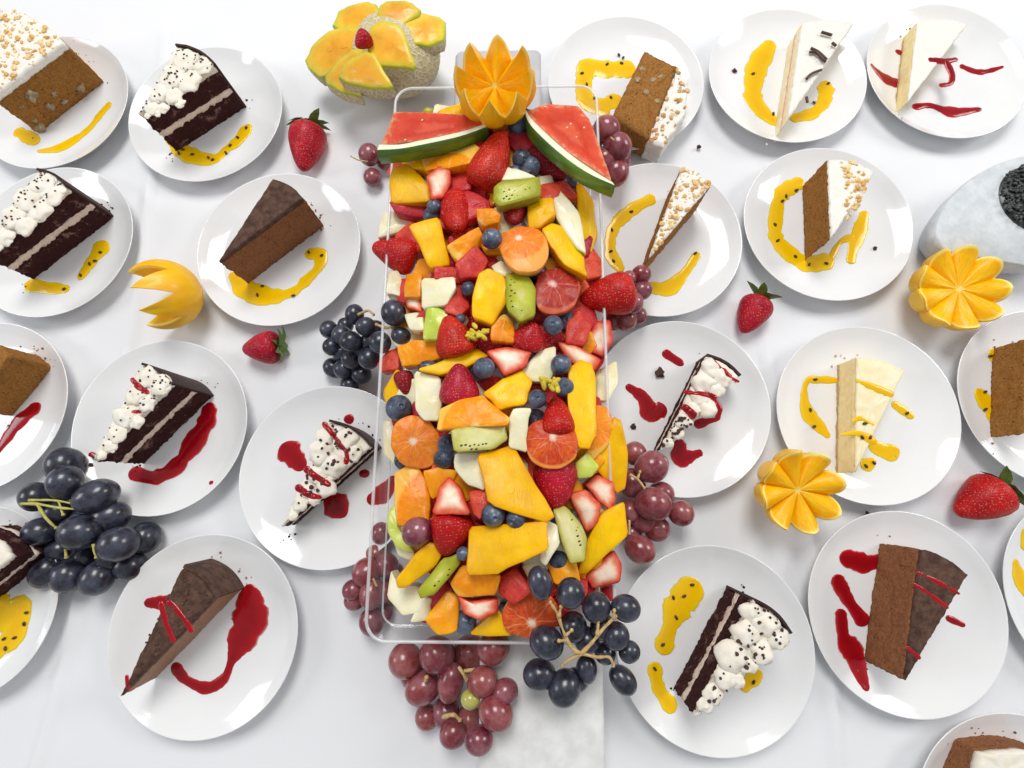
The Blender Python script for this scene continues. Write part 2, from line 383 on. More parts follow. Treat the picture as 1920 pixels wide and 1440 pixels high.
# ------------------------------------------------------------------ tablecloth
creases = [[(310, 60), (300, 200), (285, 330), (250, 600), (190, 900), (150, 1110), (90, 1358), (60, 1460)],
           [(1425, 560), (1460, 800), (1500, 960), (1540, 1100), (1562, 1358), (1572, 1460)]]
cw = [[W(x, y) for x, y in catmull(c, 5)] for c in creases]
def cloth_z(x, y):
    p = (x, y, 0)
    z = .0024 * nz(p, 8, 3) + .0008 * nz(p, 24, 8) - .0014
    for k, line in enumerate(cw):
        d = 9
        for a, b2 in zip(line, line[1:]):
            if min(abs(a.y - y), abs(b2.y - y)) > .15: continue
            ab = (b2 - a).to_2d(); t = max(0, min(1, ((x - a.x) * ab.x + (y - a.y) * ab.y) / ab.length_squared))
            q = a.to_2d() + ab * t; d = min(d, math.hypot(x - q.x, y - q.y))
        if d < .06: z += .0050 * math.exp(-(d / .0052) ** 2) * (.75 + .5 * nz(p, 12, k)) + .0012 * math.exp(-(d / .02) ** 2)
    return z
nx, ny, X0, X1, Y0, Y1 = 300, 250, -.85, .85, -.55, .85
vv, ff = [], []
for j in range(ny + 1):
    for i in range(nx + 1):
        x = X0 + (X1 - X0) * i / nx; y = Y0 + (Y1 - Y0) * j / ny
        vv.append((x, y, cloth_z(x, y)))
for j in range(ny):
    for i in range(nx):
        a = j * (nx + 1) + i; ff.append([a, a + 1, a + nx + 2, a + nx + 1])
o = link('tablecloth', vv, ff, M['cloth'], loc=Vector((0, 0, 0)))
tag(o, 'white cotton tablecloth with pressed creases under all the plates', 'tablecloth', kind='structure')

# ------------------------------------------------------------------ plates
PC = {'A': (-5.631, 5.545), 'B': (-3.604, 5.138), 'C': (-5.456, 3.534), 'D': (-2.657, 3.137), 'E': (-6.098, 1.525), 'F': (-4.019, 1.089),
      'G': (-2.105, .349), 'I': (-3.464, -1.155), 'J': (1.838, 4.984), 'K': (3.905, 4.855), 'L': (5.915, 4.691), 'M': (1.915, 2.778), 'N': (3.961, 2.761),
      'O': (1.846, .723), 'P': (3.889, .446), 'R': (1.795, -1.768), 'S': (3.80, -1.606), 'H': (-6.02, -.60), 'Q': (5.91, .43), 'T': (5.82, -1.62), 'U': (4.40, -3.60)}
PC = {k: Vector((a * RPL, b * RPL, 0)) for k, (a, b) in PC.items()}
PROF_IN = [(0, .0060), (.040, .0058), (.054, .0064), (.064, .0082), (.073, .0112), (.080, .0146), (.0838, .0166)]
def plate_z(r):
    for (r0, z0), (r1, z1) in zip(PROF_IN, PROF_IN[1:]):
        if r <= r1: return z0 + (z1 - z0) * (r - r0) / (r1 - r0)
    return .0168
def smoothprof(pr, n=4): return catmull(pr, n)
pprof = [(0, .0022), (.042, .0022), (.0435, -.0004), (.047, -.0004), (.0485, .0022)] + [(.060, .0045), (.070, .0076), (.0785, .0118), (.0838, .0152), (.0850, .0164), (.0847, .0171)] + smoothprof(PROF_IN, 4)[::-1]
PLATE_LABEL = {
 'A': 'white plate under the walnut carrot cake with a thin yellow smear', 'B': 'white plate with dark layer cake and a hook of yellow seeded sauce',
 'C': 'white plate with cream-topped dark layer cake beside the carved orange crescent', 'D': 'white plate under the plain brown chocolate wedge with yellow sauce',
 'E': 'white plate with brown cake and one red sauce stripe', 'F': 'white plate with dark layer cake lying by a long red sauce curl',
 'G': 'white plate reaching under the clear tray with thin cream slice and red dots', 'H': 'white plate with a dark cake corner and yellow sauce pool beside black grapes',
 'I': 'white plate with glazed chocolate wedge and a red sauce loop', 'J': 'white plate with carrot cake slice lying on its side by a yellow sauce ring',
 'K': 'white plate with pale cheesecake topped by chocolate curls and yellow sauce', 'L': 'white plate with pale cheesecake crossed by red sauce strokes',
 'M': 'white plate with narrow nut-topped slice standing in yellow sauce', 'N': 'white plate with nut-topped carrot wedge wrapped by seeded yellow sauce',
 'O': 'white plate with thin dark slice, white cream and red sauce', 'P': 'white plate with pale cheesecake striped by yellow sauce',
 'Q': 'white plate with brown cake edge and two yellow sauce dabs', 'R': 'white plate with dark layer cake under big cream dollops and yellow sauce',
 'S': 'white plate with tall brown mousse cake and dark red sauce', 'T': 'white plate holding only yellow sauce beside the red strawberry',
 'U': 'white plate under the brown cake slice with white cream edge'}
pv, pf = lathe(pprof, 72)
pme = None
for k, c in PC.items():
    if pme is None:
        o = link('dessert_plate', pv, pf, M['plate'], loc=Vector((0, 0, 0))); pme = o
        bpy.context.view_layer.update()
    else:
        o = pme.copy(); C.objects.link(o)
    o.location = c; o.rotation_euler = (0, 0, random.random() * 6)
    tag(o, PLATE_LABEL[k], 'plate', 'white dessert plates')
def on_plate(k, px, py):
    p = W(px, py, .006)
    for _ in range(4): p = W(px, py, plate_z((p - PC[k]).to_2d().length))
    return p

# ------------------------------------------------------------------ sauces
def stroke(pts, zf, unp, hmax=.0008, n=7):
    """pts: (px,py,radius px).  A domed bead of sauce that follows the surface zf(x,y)"""
    if len(pts) == 1: pts = [(pts[0][0] - 1, pts[0][1], pts[0][2]), (pts[0][0] + 1, pts[0][1], pts[0][2])]
    L = []
    for px, py, r in pts:
        p = unp(px, py); L.append((p.x, p.y, r * mpp(p)))
    S = catmull(L, n)
    # round ends
    def cap(a, b):
        d = Vector((a[0] - b[0], a[1] - b[1])); d = d.normalized() if d.length > 1e-9 else Vector((1, 0))
        return [(a[0] + d.x * a[2] * math.sin(t), a[1] + d.y * a[2] * math.sin(t), a[2] * math.cos(t)) for t in (.35, .7, 1.0, 1.25, 1.42, 1.53)]
    S = cap(S[0], S[1])[::-1] + S + cap(S[-1], S[-2])
    K = 14; v, f, core = [], [], []
    for i, (x, y, r) in enumerate(S):
        a = S[max(i - 1, 0)]; b2 = S[min(i + 1, len(S) - 1)]
        t = Vector((b2[0] - a[0], b2[1] - a[1])); t = t.normalized() if t.length > 1e-9 else Vector((1, 0))
        nrm = Vector((-t.y, t.x)); hh = min(hmax, r * .3)
        r *= 1 + 0.30 * nz((x, y, 0), 130, 4) + .12 * nz((x, y, 0), 400, 2)
        for k in range(K + 1):
            u = -1 + 2 * k / K
            q = Vector((x, y)) + nrm * (u * r)
            v.append((q.x, q.y, zf(q.x, q.y) - .0003 + (hh + .0004) * (max(0, 1 - u * u)) ** .6)); core.append(min(1.0, hh * (1 - u * u) / .0010))
    for i in range(len(S) - 1):
        for k in range(K):
            a = i * (K + 1) + k; f.append([a, a + 1, a + K + 2, a + K + 1][::-1])
    return v, f, core
def sauce_on_plate(k, name, label, mat, strokes, seeds=(), crumbs=()):
    zf = lambda x, y: plate_z(math.hypot(x - PC[k].x, y - PC[k].y))
    e = empty(name, PC[k] + Vector((0, 0, .006)))
    for s in strokes:
        v, f, cr = stroke(s, zf, lambda a, b2: on_plate(k, a, b2)); link('puddle', v, f, M[mat], e, core=cr)
    if seeds:
        mb = MB()
        for i, (a, b2) in enumerate(seeds):
            p = on_plate(k, a, b2); ang = i * 1.7
            mb.add(ellipsoid(p + Vector((0, 0, .0016)), (math.cos(ang), math.sin(ang), .2), .0022, .0013, 8, 6))
        s = link('seeds', mb.v, mb.f, M['seed'], e); s['kind'] = 'stuff'
    tag(e, label, 'sauce', 'sauces poured on the plates'); return e
PF, RS = 'passion_fruit_sauce', 'raspberry_sauce'
sauce_on_plate('A', PF, 'thin yellow sauce smear beside the walnut carrot cake', 'passion',
    [[(75, 283, 5), (110, 278, 10), (140, 262, 10), (168, 240, 6), (188, 215, 8), (203, 198, 8)], [(40, 250, 14), (62, 262, 14)]])
sauce_on_plate('B', PF, 'hook of yellow seeded sauce in front of the dark layer cake', 'passion',
    [[(322, 262, 14), (345, 285, 18), (378, 298, 16), (405, 297, 11), (425, 280, 10), (445, 265, 11), (462, 243, 13)]],
    [(345, 282), (337, 289), (362, 291), (392, 297), (400, 301), (425, 288), (433, 274), (447, 259), (463, 241)])
sauce_on_plate('C', PF, 'two yellow sauce blots next to the carved orange crescent', 'passion',
    [[(152, 518, 8), (168, 495, 12), (190, 465, 16)], [(60, 535, 14), (90, 540, 14), (122, 542, 9)]],
    [(190, 474), (170, 496), (180, 490), (153, 517), (122, 543)])
sauce_on_plate('D', PF, 'yellow sauce curl under the plain chocolate wedge', 'passion',
    [[(440, 520, 12), (465, 545, 22), (505, 556, 18), (548, 548, 11), (575, 525, 12), (598, 500, 12), (600, 478, 13), (584, 476, 13)]],
    [(493, 537), (484, 554), (551, 555), (580, 474), (604, 480)])
sauce_on_plate('E', RS, 'single red sauce stripe beside the brown cake', 'raspberry', [[(-40, 880, 8), (0, 838, 10), (35, 792, 13), (66, 765, 12)]])
sauce_on_plate('F', RS, 'long red sauce curl beside the dark layer cake', 'raspberry',
    [[(255, 888, 14), (290, 895, 15), (330, 875, 17), (360, 835, 20), (385, 795, 20), (392, 770, 16)], [(172, 852, 5), (188, 862, 5)], [(396, 905, 4)]])
sauce_on_plate('G', RS, 'red sauce dots round the thin cream slice', 'raspberry',
    [[(545, 850, 24), (560, 868, 16)], [(628, 945, 24), (634, 952, 22)], [(654, 786, 9)], [(683, 888, 9)], [(700, 935, 13), (718, 925, 18), (735, 905, 14)]])
sauce_on_plate('H', PF, 'yellow sauce pool below the dark cake corner', 'passion', [[(-40, 1130, 20), (10, 1150, 32), (38, 1142, 24), (25, 1190, 28), (0, 1215, 20)]],
    [(52, 1148), (48, 1169), (30, 1195), (13, 1215), (10, 1197)])
sauce_on_plate('I', RS, 'red sauce pool running into a loop beside the glazed chocolate wedge', 'raspberry',
    [[(330, 1252, 10), (350, 1275, 9), (388, 1290, 11), (420, 1272, 11), (434, 1240, 9), (450, 1205, 28), (468, 1165, 38), (468, 1120, 24)], [(285, 1130, 13), (310, 1130, 15)]])
sauce_on_plate('J', PF, 'yellow sauce ring beside the fallen carrot cake', 'passion',
    [[(1170, 130, 22), (1135, 130, 20), (1105, 128, 22), (1095, 150, 18), (1098, 185, 18), (1120, 200, 18), (1150, 190, 18)], [(1100, 195, 16), (1130, 208, 14)]],
    [(1091, 139), (1100, 160), (1115, 185), (1145, 184), (1138, 122), (1160, 105), (1168, 110), (1165, 120)])
sauce_on_plate('K', PF, 'thick yellow sauce river beside the curl-topped cheesecake', 'passion',
    [[(1440, 90, 17), (1420, 125, 24), (1412, 165, 17), (1415, 190, 17), (1435, 215, 15), (1458, 232, 10)], [(1492, 221, 11), (1525, 212, 14), (1545, 190, 17), (1548, 165, 16)]],
    [(1411, 140), (1449, 215), (1552, 158), (1525, 194)])
sauce_on_plate('L', RS, 'red sauce strokes round the white cheesecake', 'raspberry',
    [[(1635, 123, 4), (1665, 150, 12), (1690, 158, 7)], [(1684, 97, 6), (1704, 106, 6)], [(1718, 200, 8), (1745, 198, 7), (1785, 210, 12), (1835, 205, 5)], [(1805, 125, 6), (1835, 135, 7), (1878, 126, 3)]])
sauce_on_plate('M', PF, 'yellow sauce arc round the narrow nut slice', 'passion',
    [[(1218, 375, 12), (1190, 390, 13), (1160, 415, 13), (1146, 440, 12), (1145, 475, 14), (1160, 500, 12)], [(1225, 540, 16), (1255, 540, 16), (1285, 510, 10), (1305, 480, 9)]],
    [(1183, 398), (1147, 432), (1145, 472), (1150, 490), (1303, 476)])
sauce_on_plate('N', PF, 'seeded yellow sauce wrapping the nut-topped carrot wedge', 'passion',
    [[(1495, 345, 14), (1465, 365, 16), (1455, 405, 14), (1455, 445, 16), (1480, 475, 17), (1515, 495, 18), (1548, 490, 17)], [(1620, 405, 11), (1612, 432, 14), (1600, 465, 12), (1596, 485, 11)], [(1560, 480, 8), (1575, 455, 5), (1595, 445, 8)]],
    [(1492, 358), (1473, 369), (1466, 378), (1452, 422), (1457, 452), (1490, 482), (1516, 497), (1548, 495)])
sauce_on_plate('O', RS, 'red sauce splashes round the thin dark slice', 'raspberry',
    [[(1182, 728, 10), (1205, 745, 16), (1220, 772, 22), (1235, 770, 16)], [(1250, 664, 9), (1275, 680, 8)], [(1275, 835, 12), (1278, 858, 20), (1295, 855, 12), (1310, 850, 8)], [(1310, 795, 9), (1340, 785, 8)]])
sauce_on_plate('P', PF, 'yellow sauce loop and drops round the striped cheesecake', 'passion',
    [[(1565, 713, 6), (1535, 712, 8), (1513, 715, 7), (1508, 745, 7), (1515, 775, 14), (1535, 798, 13), (1550, 815, 7)], [(1680, 760, 9), (1705, 778, 9)], [(1640, 838, 12), (1665, 848, 16), (1672, 847, 15)], [(1625, 872, 12), (1632, 868, 12)]],
    [(1527, 712), (1518, 769), (1525, 800), (1622, 874), (1699, 775), (1637, 868)])
sauce_on_plate('Q', PF, 'two yellow sauce dabs beside the brown cake edge', 'passion',
    [[(1890, 660, 5), (1860, 662, 8), (1868, 680, 7), (1890, 710, 6)], [(1838, 740, 13), (1855, 765, 18), (1878, 800, 15)]],
    [(1855, 668), (1878, 693), (1845, 735), (1868, 762), (1845, 768), (1862, 787)])
sauce_on_plate('R', PF, 'bulbous yellow sauce blots beside the cream-dolloped layer cake', 'passion',
    [[(1290, 1112, 30), (1270, 1140, 32), (1258, 1170, 16), (1246, 1208, 19)], [(1228, 1258, 16), (1235, 1290, 14), (1255, 1320, 16)], [(1398, 1285, 12), (1416, 1268, 15)]],
    [(1297, 1096), (1262, 1120), (1282, 1117), (1267, 1157), (1242, 1208), (1227, 1253), (1412, 1278)])
sauce_on_plate('S', RS, 'dark red sauce trail beside the tall mousse cake', 'raspberry',
    [[(1592, 1048, 20), (1622, 1056, 18), (1645, 1052, 12)], [(1572, 1092, 15), (1590, 1125, 13), (1615, 1160, 14)], [(1577, 1155, 13), (1582, 1195, 18), (1600, 1225, 22), (1612, 1260, 16), (1622, 1285, 9)], [(1780, 1160, 7), (1802, 1170, 7)]])
sauce_on_plate('T', PF, 'yellow sauce blots alone on the plate near the strawberry', 'passion', [[(1922, 1000, 12), (1925, 1020, 14)], [(1905, 1058, 10), (1912, 1085, 18), (1925, 1110, 12)]])

# ------------------------------------------------------------------ cakes
def resample(poly, step):
    out = []
    n = len(poly)
    for i in range(n):
        a, b2 = poly[i], poly[(i + 1) % n]; k = max(1, int((b2 - a).length / step))
        for j in range(k): out.append(a + (b2 - a) * (j / k))
    return out
def slab(outline, z0, z1, amp, seed, topamp=.0004, step=.0022, tilt=None, flare=0.0):
    """rough-walled prism over a 2D outline, its walls pitted by noise"""
    P = resample(outline, step); n = len(P); c = sum(P, Vector((0, 0))) / n
    rows = max(2, int((z1 - z0) / .0022)); v, f = [], []
    area2 = sum(P[i].x * P[(i + 1) % n].y - P[(i + 1) % n].x * P[i].y for i in range(n))
    sg = 1 if area2 > 0 else -1
    for r in range(rows + 1):
        z = z0 + (z1 - z0) * r / rows
        for i in range(n):
            t = (P[(i + 1) % n] - P[i - 1]).normalized(); nn = Vector((t.y, -t.x)) * sg
            q = P[i] + nn * (amp * (nz((P[i].x, P[i].y, z), 420, seed) + .7 * nz((P[i].x, P[i].y, z), 130, seed)) - (.0006 if r in (0, rows) else 0) + flare * r / rows)
            v.append((q.x, q.y, z + (topamp * nz((q.x, q.y, 0), 300, seed) if r == rows else 0)))
    for r in range(rows):
        for i in range(n):
            a, b2 = r * n + i, r * n + (i + 1) % n; f.append([a, b2, b2 + n, a + n])
    prev = rows * n
    for sfac in (.85, .65, .4, .18):
        st = len(v)
        for i in range(n):
            q = c + (P[i] - c) * sfac
            v.append((q.x, q.y, z1 + .0003 + topamp * 2.5 * nz((q.x, q.y, 0), 170, seed + 2)))
        for i in range(n): f.append([prev + i, prev + (i + 1) % n, st + (i + 1) % n, st + i])
        prev = st
    v.append((c.x, c.y, z1 + .0003)); f += [[prev + i, prev + (i + 1) % n, len(v) - 1] for i in range(n)]
    v.append((c.x, c.y, z0)); f += [[(i + 1) % n, i, len(v) - 1] for i in range(n)]
    return v, f
def wedge(tip, c1, c2, bulge=.10, k=9):
    mid = (c1 + c2) / 2; out = (mid - tip).normalized() * (c2 - c1).length * bulge
    arc = [c1 + (c2 - c1) * (i / k) + out * math.sin(math.pi * i / k) for i in range(k + 1)]
    d1 = (c1 - tip).normalized(); d2 = (c2 - tip).normalized()
    return [tip + d2 * .002, tip + (d1 + d2) * .0006, tip + d1 * .002] + arc
ZC = .0058
def cake(name, label, tip, c1, c2, h, layers, bulge=.1):
    """tip,c1,c2: top outline in photo pixels; h: height (m); layers: (part, from, to, material, amp)"""
    zt = ZC + h
    T, A, B = [W(*p, zt).to_2d() for p in (tip, c1, c2)]
    ol = wedge(T, A, B, bulge)
    ce = (T + A + B) / 3
    e = empty(name, Vector((ce.x, ce.y, ZC)))
    for i, (pn, f0, f1, mat, amp) in enumerate(layers):
        link(pn, *slab(ol, ZC + h * f0 - (.0002 if i else 0), ZC + h * f1, amp, i * 3.1 + T.x * 40), M[mat], e)
    mb = MB(); rq = random.Random(int(abs(T.x) * 1e5))
    for _ in range(16):
        i = rq.randrange(len(ol)); q = ol[i] + (ol[i] - ce) * rq.uniform(.04, .22) + Vector((rq.uniform(-.006, .006), rq.uniform(-.006, .006)))
        k = min(PC, key=lambda k: (PC[k].to_2d() - q).length); rr = rq.choice((.0005, .0006, .0008, .0012))
        mb.add(lump((q.x, q.y, plate_z((PC[k].to_2d() - q).length) + rr * .4), rr, _, 1, .4, .8))
    link('shed_crumbs', mb.v, mb.f, M[layers[0][3]], e, smooth=False)['kind'] = 'stuff'
    tag(e, label, 'cake')
    e['zt'] = zt
    return e, ol, zt
def inside(q, poly):
    r = False; n = len(poly)
    for i in range(n):
        a, b2 = poly[i], poly[(i + 1) % n]
        if (a.y > q.y) != (b2.y > q.y) and q.x < (b2.x - a.x) * (q.y - a.y) / (b2.y - a.y) + a.x: r = not r
    return r
def scatter(ol, n, rnd, margin=0.0):
    xs = [p.x for p in ol]; ys = [p.y for p in ol]; out = []; g = 0
    while len(out) < n and g < n * 60:
        g += 1; q = Vector((rnd.uniform(min(xs), max(xs)), rnd.uniform(min(ys), max(ys))))
        if inside(q, ol): out.append(q)
    return out
DOL = {}
def crumbs(e, ol, zt, n, mat, r0, r1, name, seed, sub=1, flat=.7):
    rnd = random.Random(seed); mb = MB()
    tree = BVHTree.FromPolygons(DOL[e.name].v, DOL[e.name].f) if e.name in DOL else None
    for i, q in enumerate(scatter(ol, n, rnd)):
        r = rnd.uniform(r0, r1); z = e['zt'] if tree else zt
        if tree:
            h = tree.ray_cast(Vector((q.x, q.y, z + .08)), Vector((0, 0, -1)))[0]
            if h: z = max(z, h.z)
        mb.add(lump((q.x, q.y, z + r * .3), r, seed + i, sub, .35, flat))
    o = link(name, mb.v, mb.f, M[mat], e, smooth=False); o['kind'] = 'stuff'; return o
def dollops(e, zt, spots, mat='cream', name='cream_dollop', seed=0, flat=1.0):
    rq = random.Random(seed + 50)
    if flat < 1: spots = list(spots) + [(x + rq.uniform(-14, 14), y + rq.uniform(-14, 14), r * rq.uniform(.35, .6)) for x, y, r in spots for _ in (0, 1)]
    for i, (px, py, rp) in enumerate(spots):
        p = W(px, py, zt + .004); r = rp * mpp(p) * (1.02 if flat < 1 else 1.1)
        v, f = lathe([(0, -.2 * r)] + [(r * a, r * b2) for a, b2 in ((.8, -.2), (1, .05), (.98, .25), (.86, .5), (.68, .68), (.52, .78), (.34, .9), (.16, .98))] + [(0, r * 1.02)], 22)
        vv = []
        for q in v:
            d = Vector(q); k = 1 + .34 * nz(d, 1.4 / r, i + seed) + .14 * nz(d, 4 / r, i + seed) + .05 * math.sin(5 * math.atan2(d.y, d.x) + d.z * 5 / r)
            vv.append(Vector((p.x, p.y, zt)) + Vector((d.x * k, d.y * k, d.z * flat * (.58 + .3 * nz(d, 1.2 / r, seed + i)))))
        link(name, vv, f, M[mat], e)
        DOL.setdefault(e.name, MB()).add((vv, f))
def topsauce(e, zt, strokes, mat, dz=.0, seeds=()):
    if dz and e.name in DOL:
        tree = BVHTree.FromPolygons(DOL[e.name].v, DOL[e.name].f)
        def zf(x, y):
            h = tree.ray_cast(Vector((x, y, zt + .08)), Vector((0, 0, -1)))[0]
            return max(zt, h.z) if h else zt
        def unp(a, b2):
            p = W(a, b2, zt + .006)
            for _ in range(5): p = W(a, b2, .5 * (p.z + zf(p.x, p.y)))
            return p
        for s in strokes:
            v, f, cr = stroke(s, zf, unp, .0014, 12); link('sauce_drizzle', v, f, M[mat], e, core=cr)
        return
    for s in strokes:
        v, f, cr = stroke(s, lambda x, y: zt + dz, lambda a, b2: W(a, b2, zt + dz), .0015); link('sauce_drizzle', v, f, M[mat], e, core=cr)
    if seeds:
        mb = MB()
        for i, (a, b2) in enumerate(seeds):
            mb.add(ellipsoid(W(a, b2, zt + dz + .0015), (math.cos(i * 2), math.sin(i * 2), .1), .0022, .0013, 8, 6))
        o = link('seeds', mb.v, mb.f, M['seed'], e); o['kind'] = 'stuff'
def backshell(e, ol, h, mat='shell', over=.0025, th=.0022):
    arc = ol[3:]; v, f = [], []
    out = [ (arc[min(i + 1, len(arc) - 1)] - arc[max(i - 1, 0)]).normalized() for i in range(len(arc))]
    cen = ol[1]
    for p, t in zip(arc, out):
        nn = Vector((t.y, -t.x));
        if nn.dot(p - cen) < 0: nn = -nn
        a = p + nn * .0004; b2 = p + nn * (th + .0004); jit = .001 * nz((p.x, p.y, 0), 300, 2)
        v += [(a.x, a.y, ZC), (b2.x, b2.y, ZC), (b2.x, b2.y, ZC + h + over + jit), (a.x, a.y, ZC + h + over + jit)]
    for i in range(len(arc) - 1):
        for k in range(4):
            a = i * 4 + k; b2 = i * 4 + (k + 1) % 4; f.append([a, b2, b2 + 4, a + 4])
    f += [[0, 1, 2, 3], [len(v) - 1, len(v) - 2, len(v) - 3, len(v) - 4]]
    link('chocolate_edge', v, f, M[mat], e, smooth=False)

CARROT = [('sponge', 0, .86, 'carrot_sponge', .0014), ('frosting', .86, 1, 'white_cream', .0008)]
DARK = [('sponge', 0, .39, 'dark_sponge', .0015), ('cream_layer', .39, .51, 'layer_cream', .0020), ('sponge', .51, .88, 'dark_sponge', .0013), ('cream_top', .88, 1, 'cream', .0022)]
THIN = [('sponge', 0, .36, 'dark_sponge', .0008), ('cream_layer', .36, .48, 'layer_cream', .0008), ('sponge', .48, .86, 'dark_sponge', .0008), ('cream_top', .86, 1, 'cream', .0012)]
CHOC = [('sponge', 0, .90, 'choc_sponge', .0013), ('glaze', .90, 1, 'glaze', .0006)]
CHEESE = [('crust', 0, .10, 'crust', .0010), ('filling', .10, .93, 'cheese', .0006), ('top_skin', .93, 1, 'cheese_top', .0005)]

e, ol, zt = cake('carrot_cake', 'big brown carrot cake slice with walnut pieces in its side', (-20, 185), (119, 80), (0, 15), .053, CARROT)
crumbs(e, ol, zt, 70, 'nut', .0015, .0032, 'nut_crumbs', 1); crumbs(e, ol, zt, 120, 'nut', .0006, .0014, 'nut_dust', 31)
mb = MB()
for i, (a, b2) in enumerate([(57, 178), (100, 175), (92, 200), (65, 225), (75, 238), (120, 190), (150, 165), (40, 200)]):
    # walnuts pressed into the cut face: found on the base-to-top face by walking down the ray
    best = None
    T0, A0 = ol[1], ol[3]
    d = (W(a, b2, 0) - CAM); nrm = Vector(((A0 - T0).y, -(A0 - T0).x, 0)); t = (Vector((T0.x, T0.y, 0)) - CAM).dot(nrm) / d.dot(nrm)
    mb.add(lump(CAM + d * t, (.0058, .0034, .0048, .0028)[i % 4], i + 20, 2, .55, .7))
link('walnut_pieces', mb.v, mb.f, M['walnut'], e)['kind'] = 'stuff'

e, ol, zt = cake('layer_cake', 'dark layer cake with speckled cream by the hook of yellow sauce', (258, 215), (402, 124), (330, 88), .058, DARK)
backshell(e, ol, .058)
dollops(e, zt, [(345, 108, 24), (375, 118, 18), (320, 140, 24), (352, 148, 22), (296, 170, 20), (322, 175, 18), (280, 198, 14), (300, 198, 12)], seed=1, flat=.6)
crumbs(e, ol, zt + .005, 60, 'crumb', .0006, .0013, 'crumbs', 2)
e, ol, zt = cake('layer_cake', 'dark layer cake with white cream beside the plate of plain chocolate wedge', (-45, 480), (125, 352), (72, 322), .057, DARK)
backshell(e, ol, .057)
dollops(e, zt, [(75, 345, 25), (95, 365, 20), (45, 370, 26), (70, 392, 22), (20, 405, 24), (42, 420, 20), (0, 440, 20), (-18, 458, 16)], seed=2, flat=.65)
crumbs(e, ol, zt + .005, 60, 'crumb', .0006, .0013, 'crumbs', 3)
e, ol, zt = cake('chocolate_cake', 'plain brown chocolate cake wedge with dull dark top', (408, 492), (568, 372), (511, 334), .053, CHOC)
e, ol, zt = cake('carrot_cake', 'brown cake end beside the single red sauce stripe', (-70, 770), (20, 668), (-40, 640), .045, [('sponge', 0, 1, 'carrot_sponge', .001)])
e, ol, zt = cake('layer_cake', 'dark layer cake with cream dollops and red drips beside the red curl', (170, 866), (320, 722), (268, 686), .061, DARK)
backshell(e, ol, .061)
dollops(e, zt, [(270, 705, 22), (297, 720, 20), (250, 740, 20), (270, 755, 16), (228, 780, 20), (250, 790, 14), (212, 815, 17), (200, 835, 14), (185, 852, 10)], seed=3, flat=.75)
crumbs(e, ol, zt + .005, 40, 'crumb', .0006, .0012, 'crumbs', 4)
topsauce(e, zt, [[(248, 712, 5), (262, 726, 6), (277, 735, 6)], [(252, 772, 4), (262, 772, 4)]], 'raspberry', .015)
e, ol, zt = cake('layer_cake', 'thin dark slice with cream dollops and red streaks next to the clear tray', (526, 990), (696, 838), (618, 792), .030, THIN)
backshell(e, ol, .030)
dollops(e, zt, [(608, 815, 17), (648, 822, 20), (600, 848, 22), (662, 848, 15), (622, 872, 22), (592, 890, 16), (610, 915, 17), (575, 920, 12), (588, 935, 12), (560, 948, 11), (545, 968, 9)], seed=4)
crumbs(e, ol, zt + .001, 45, 'crumb', .0008, .0022, 'crumbs', 5)
topsauce(e, zt, [[(608, 795, 5), (620, 810, 5), (635, 832, 6), (648, 848, 6), (650, 866, 5)], [(575, 880, 7), (595, 895, 6), (615, 908, 6)], [(560, 915, 8), (580, 928, 7), (598, 932, 5)]], 'raspberry', .012)
e, ol, zt = cake('layer_cake', 'dark cake corner beside the black grapes and yellow pool', (-110, 1150), (22, 1045), (-60, 990), .045, DARK)
e, ol, zt = cake('chocolate_cake', 'glazed chocolate wedge with red drips and long pointed tip', (224, 1308), (402, 1124), (340, 1066), .042, [('mousse', 0, .84, 'mousse', .0008), ('glaze', .84, 1, 'glaze', .0010)])
backshell(e, ol, .040, 'glaze', .001, .003)
topsauce(e, zt, [[(302, 1133, 6), (312, 1170, 6), (325, 1200, 5)], [(318, 1130, 6), (345, 1160, 6), (358, 1182, 5)], [(238, 1270, 5), (240, 1288, 5)]], 'raspberry')
crumbs(e, ol, zt, 40, 'glaze', .0006, .0016, 'crumbs', 6)
# carrot slice lying on its side: cut face up, frosting along one flank
zt = ZC + .030
qd = [W(*p, zt).to_2d() for p in ((1208, 96), (1270, 126), (1215, 262), (1148, 218))]
fr = [W(*p, zt).to_2d() for p in ((1270, 126), (1292, 150), (1288, 210), (1245, 272), (1215, 262))]
ce = sum(qd, Vector((0, 0))) / 4
e = empty('carrot_cake', Vector((ce.x, ce.y, ZC)))
link('sponge', *slab(qd, ZC, zt, .0011, 5, .0009), M['carrot_sponge'], e)
link('frosting', *slab(fr, ZC, zt - .003, .0016, 6, .0012), M['white_cream'], e)
crumbs(e, fr, zt - .003, 40, 'nut', .0014, .003, 'nut_crumbs', 7)
mb = MB()
for i, (a, b2) in enumerate([(1205, 130), (1225, 150), (1240, 145), (1212, 172), (1232, 190), (1195, 150)]): mb.add(lump(W(a, b2, zt), .0035, i, 2, .3, .4))
link('walnut_pieces', mb.v, mb.f, M['walnut'], e)['kind'] = 'stuff'
tag(e, 'carrot cake slice lying on its side by the yellow sauce ring', 'cake')
e, ol, zt = cake('cheesecake', 'pale cheesecake wedge with chocolate curls and a pink jam line', (1476, 228), (1504, 42), (1600, 45), .031, [('filling', 0, .46, 'cheese_top', .0006), ('jam_line', .46, .54, 'pink', .0008), ('filling', .54, .93, 'cheese_top', .0006), ('cream_top', .93, 1, 'white_cream', .0008)])
mb = MB()
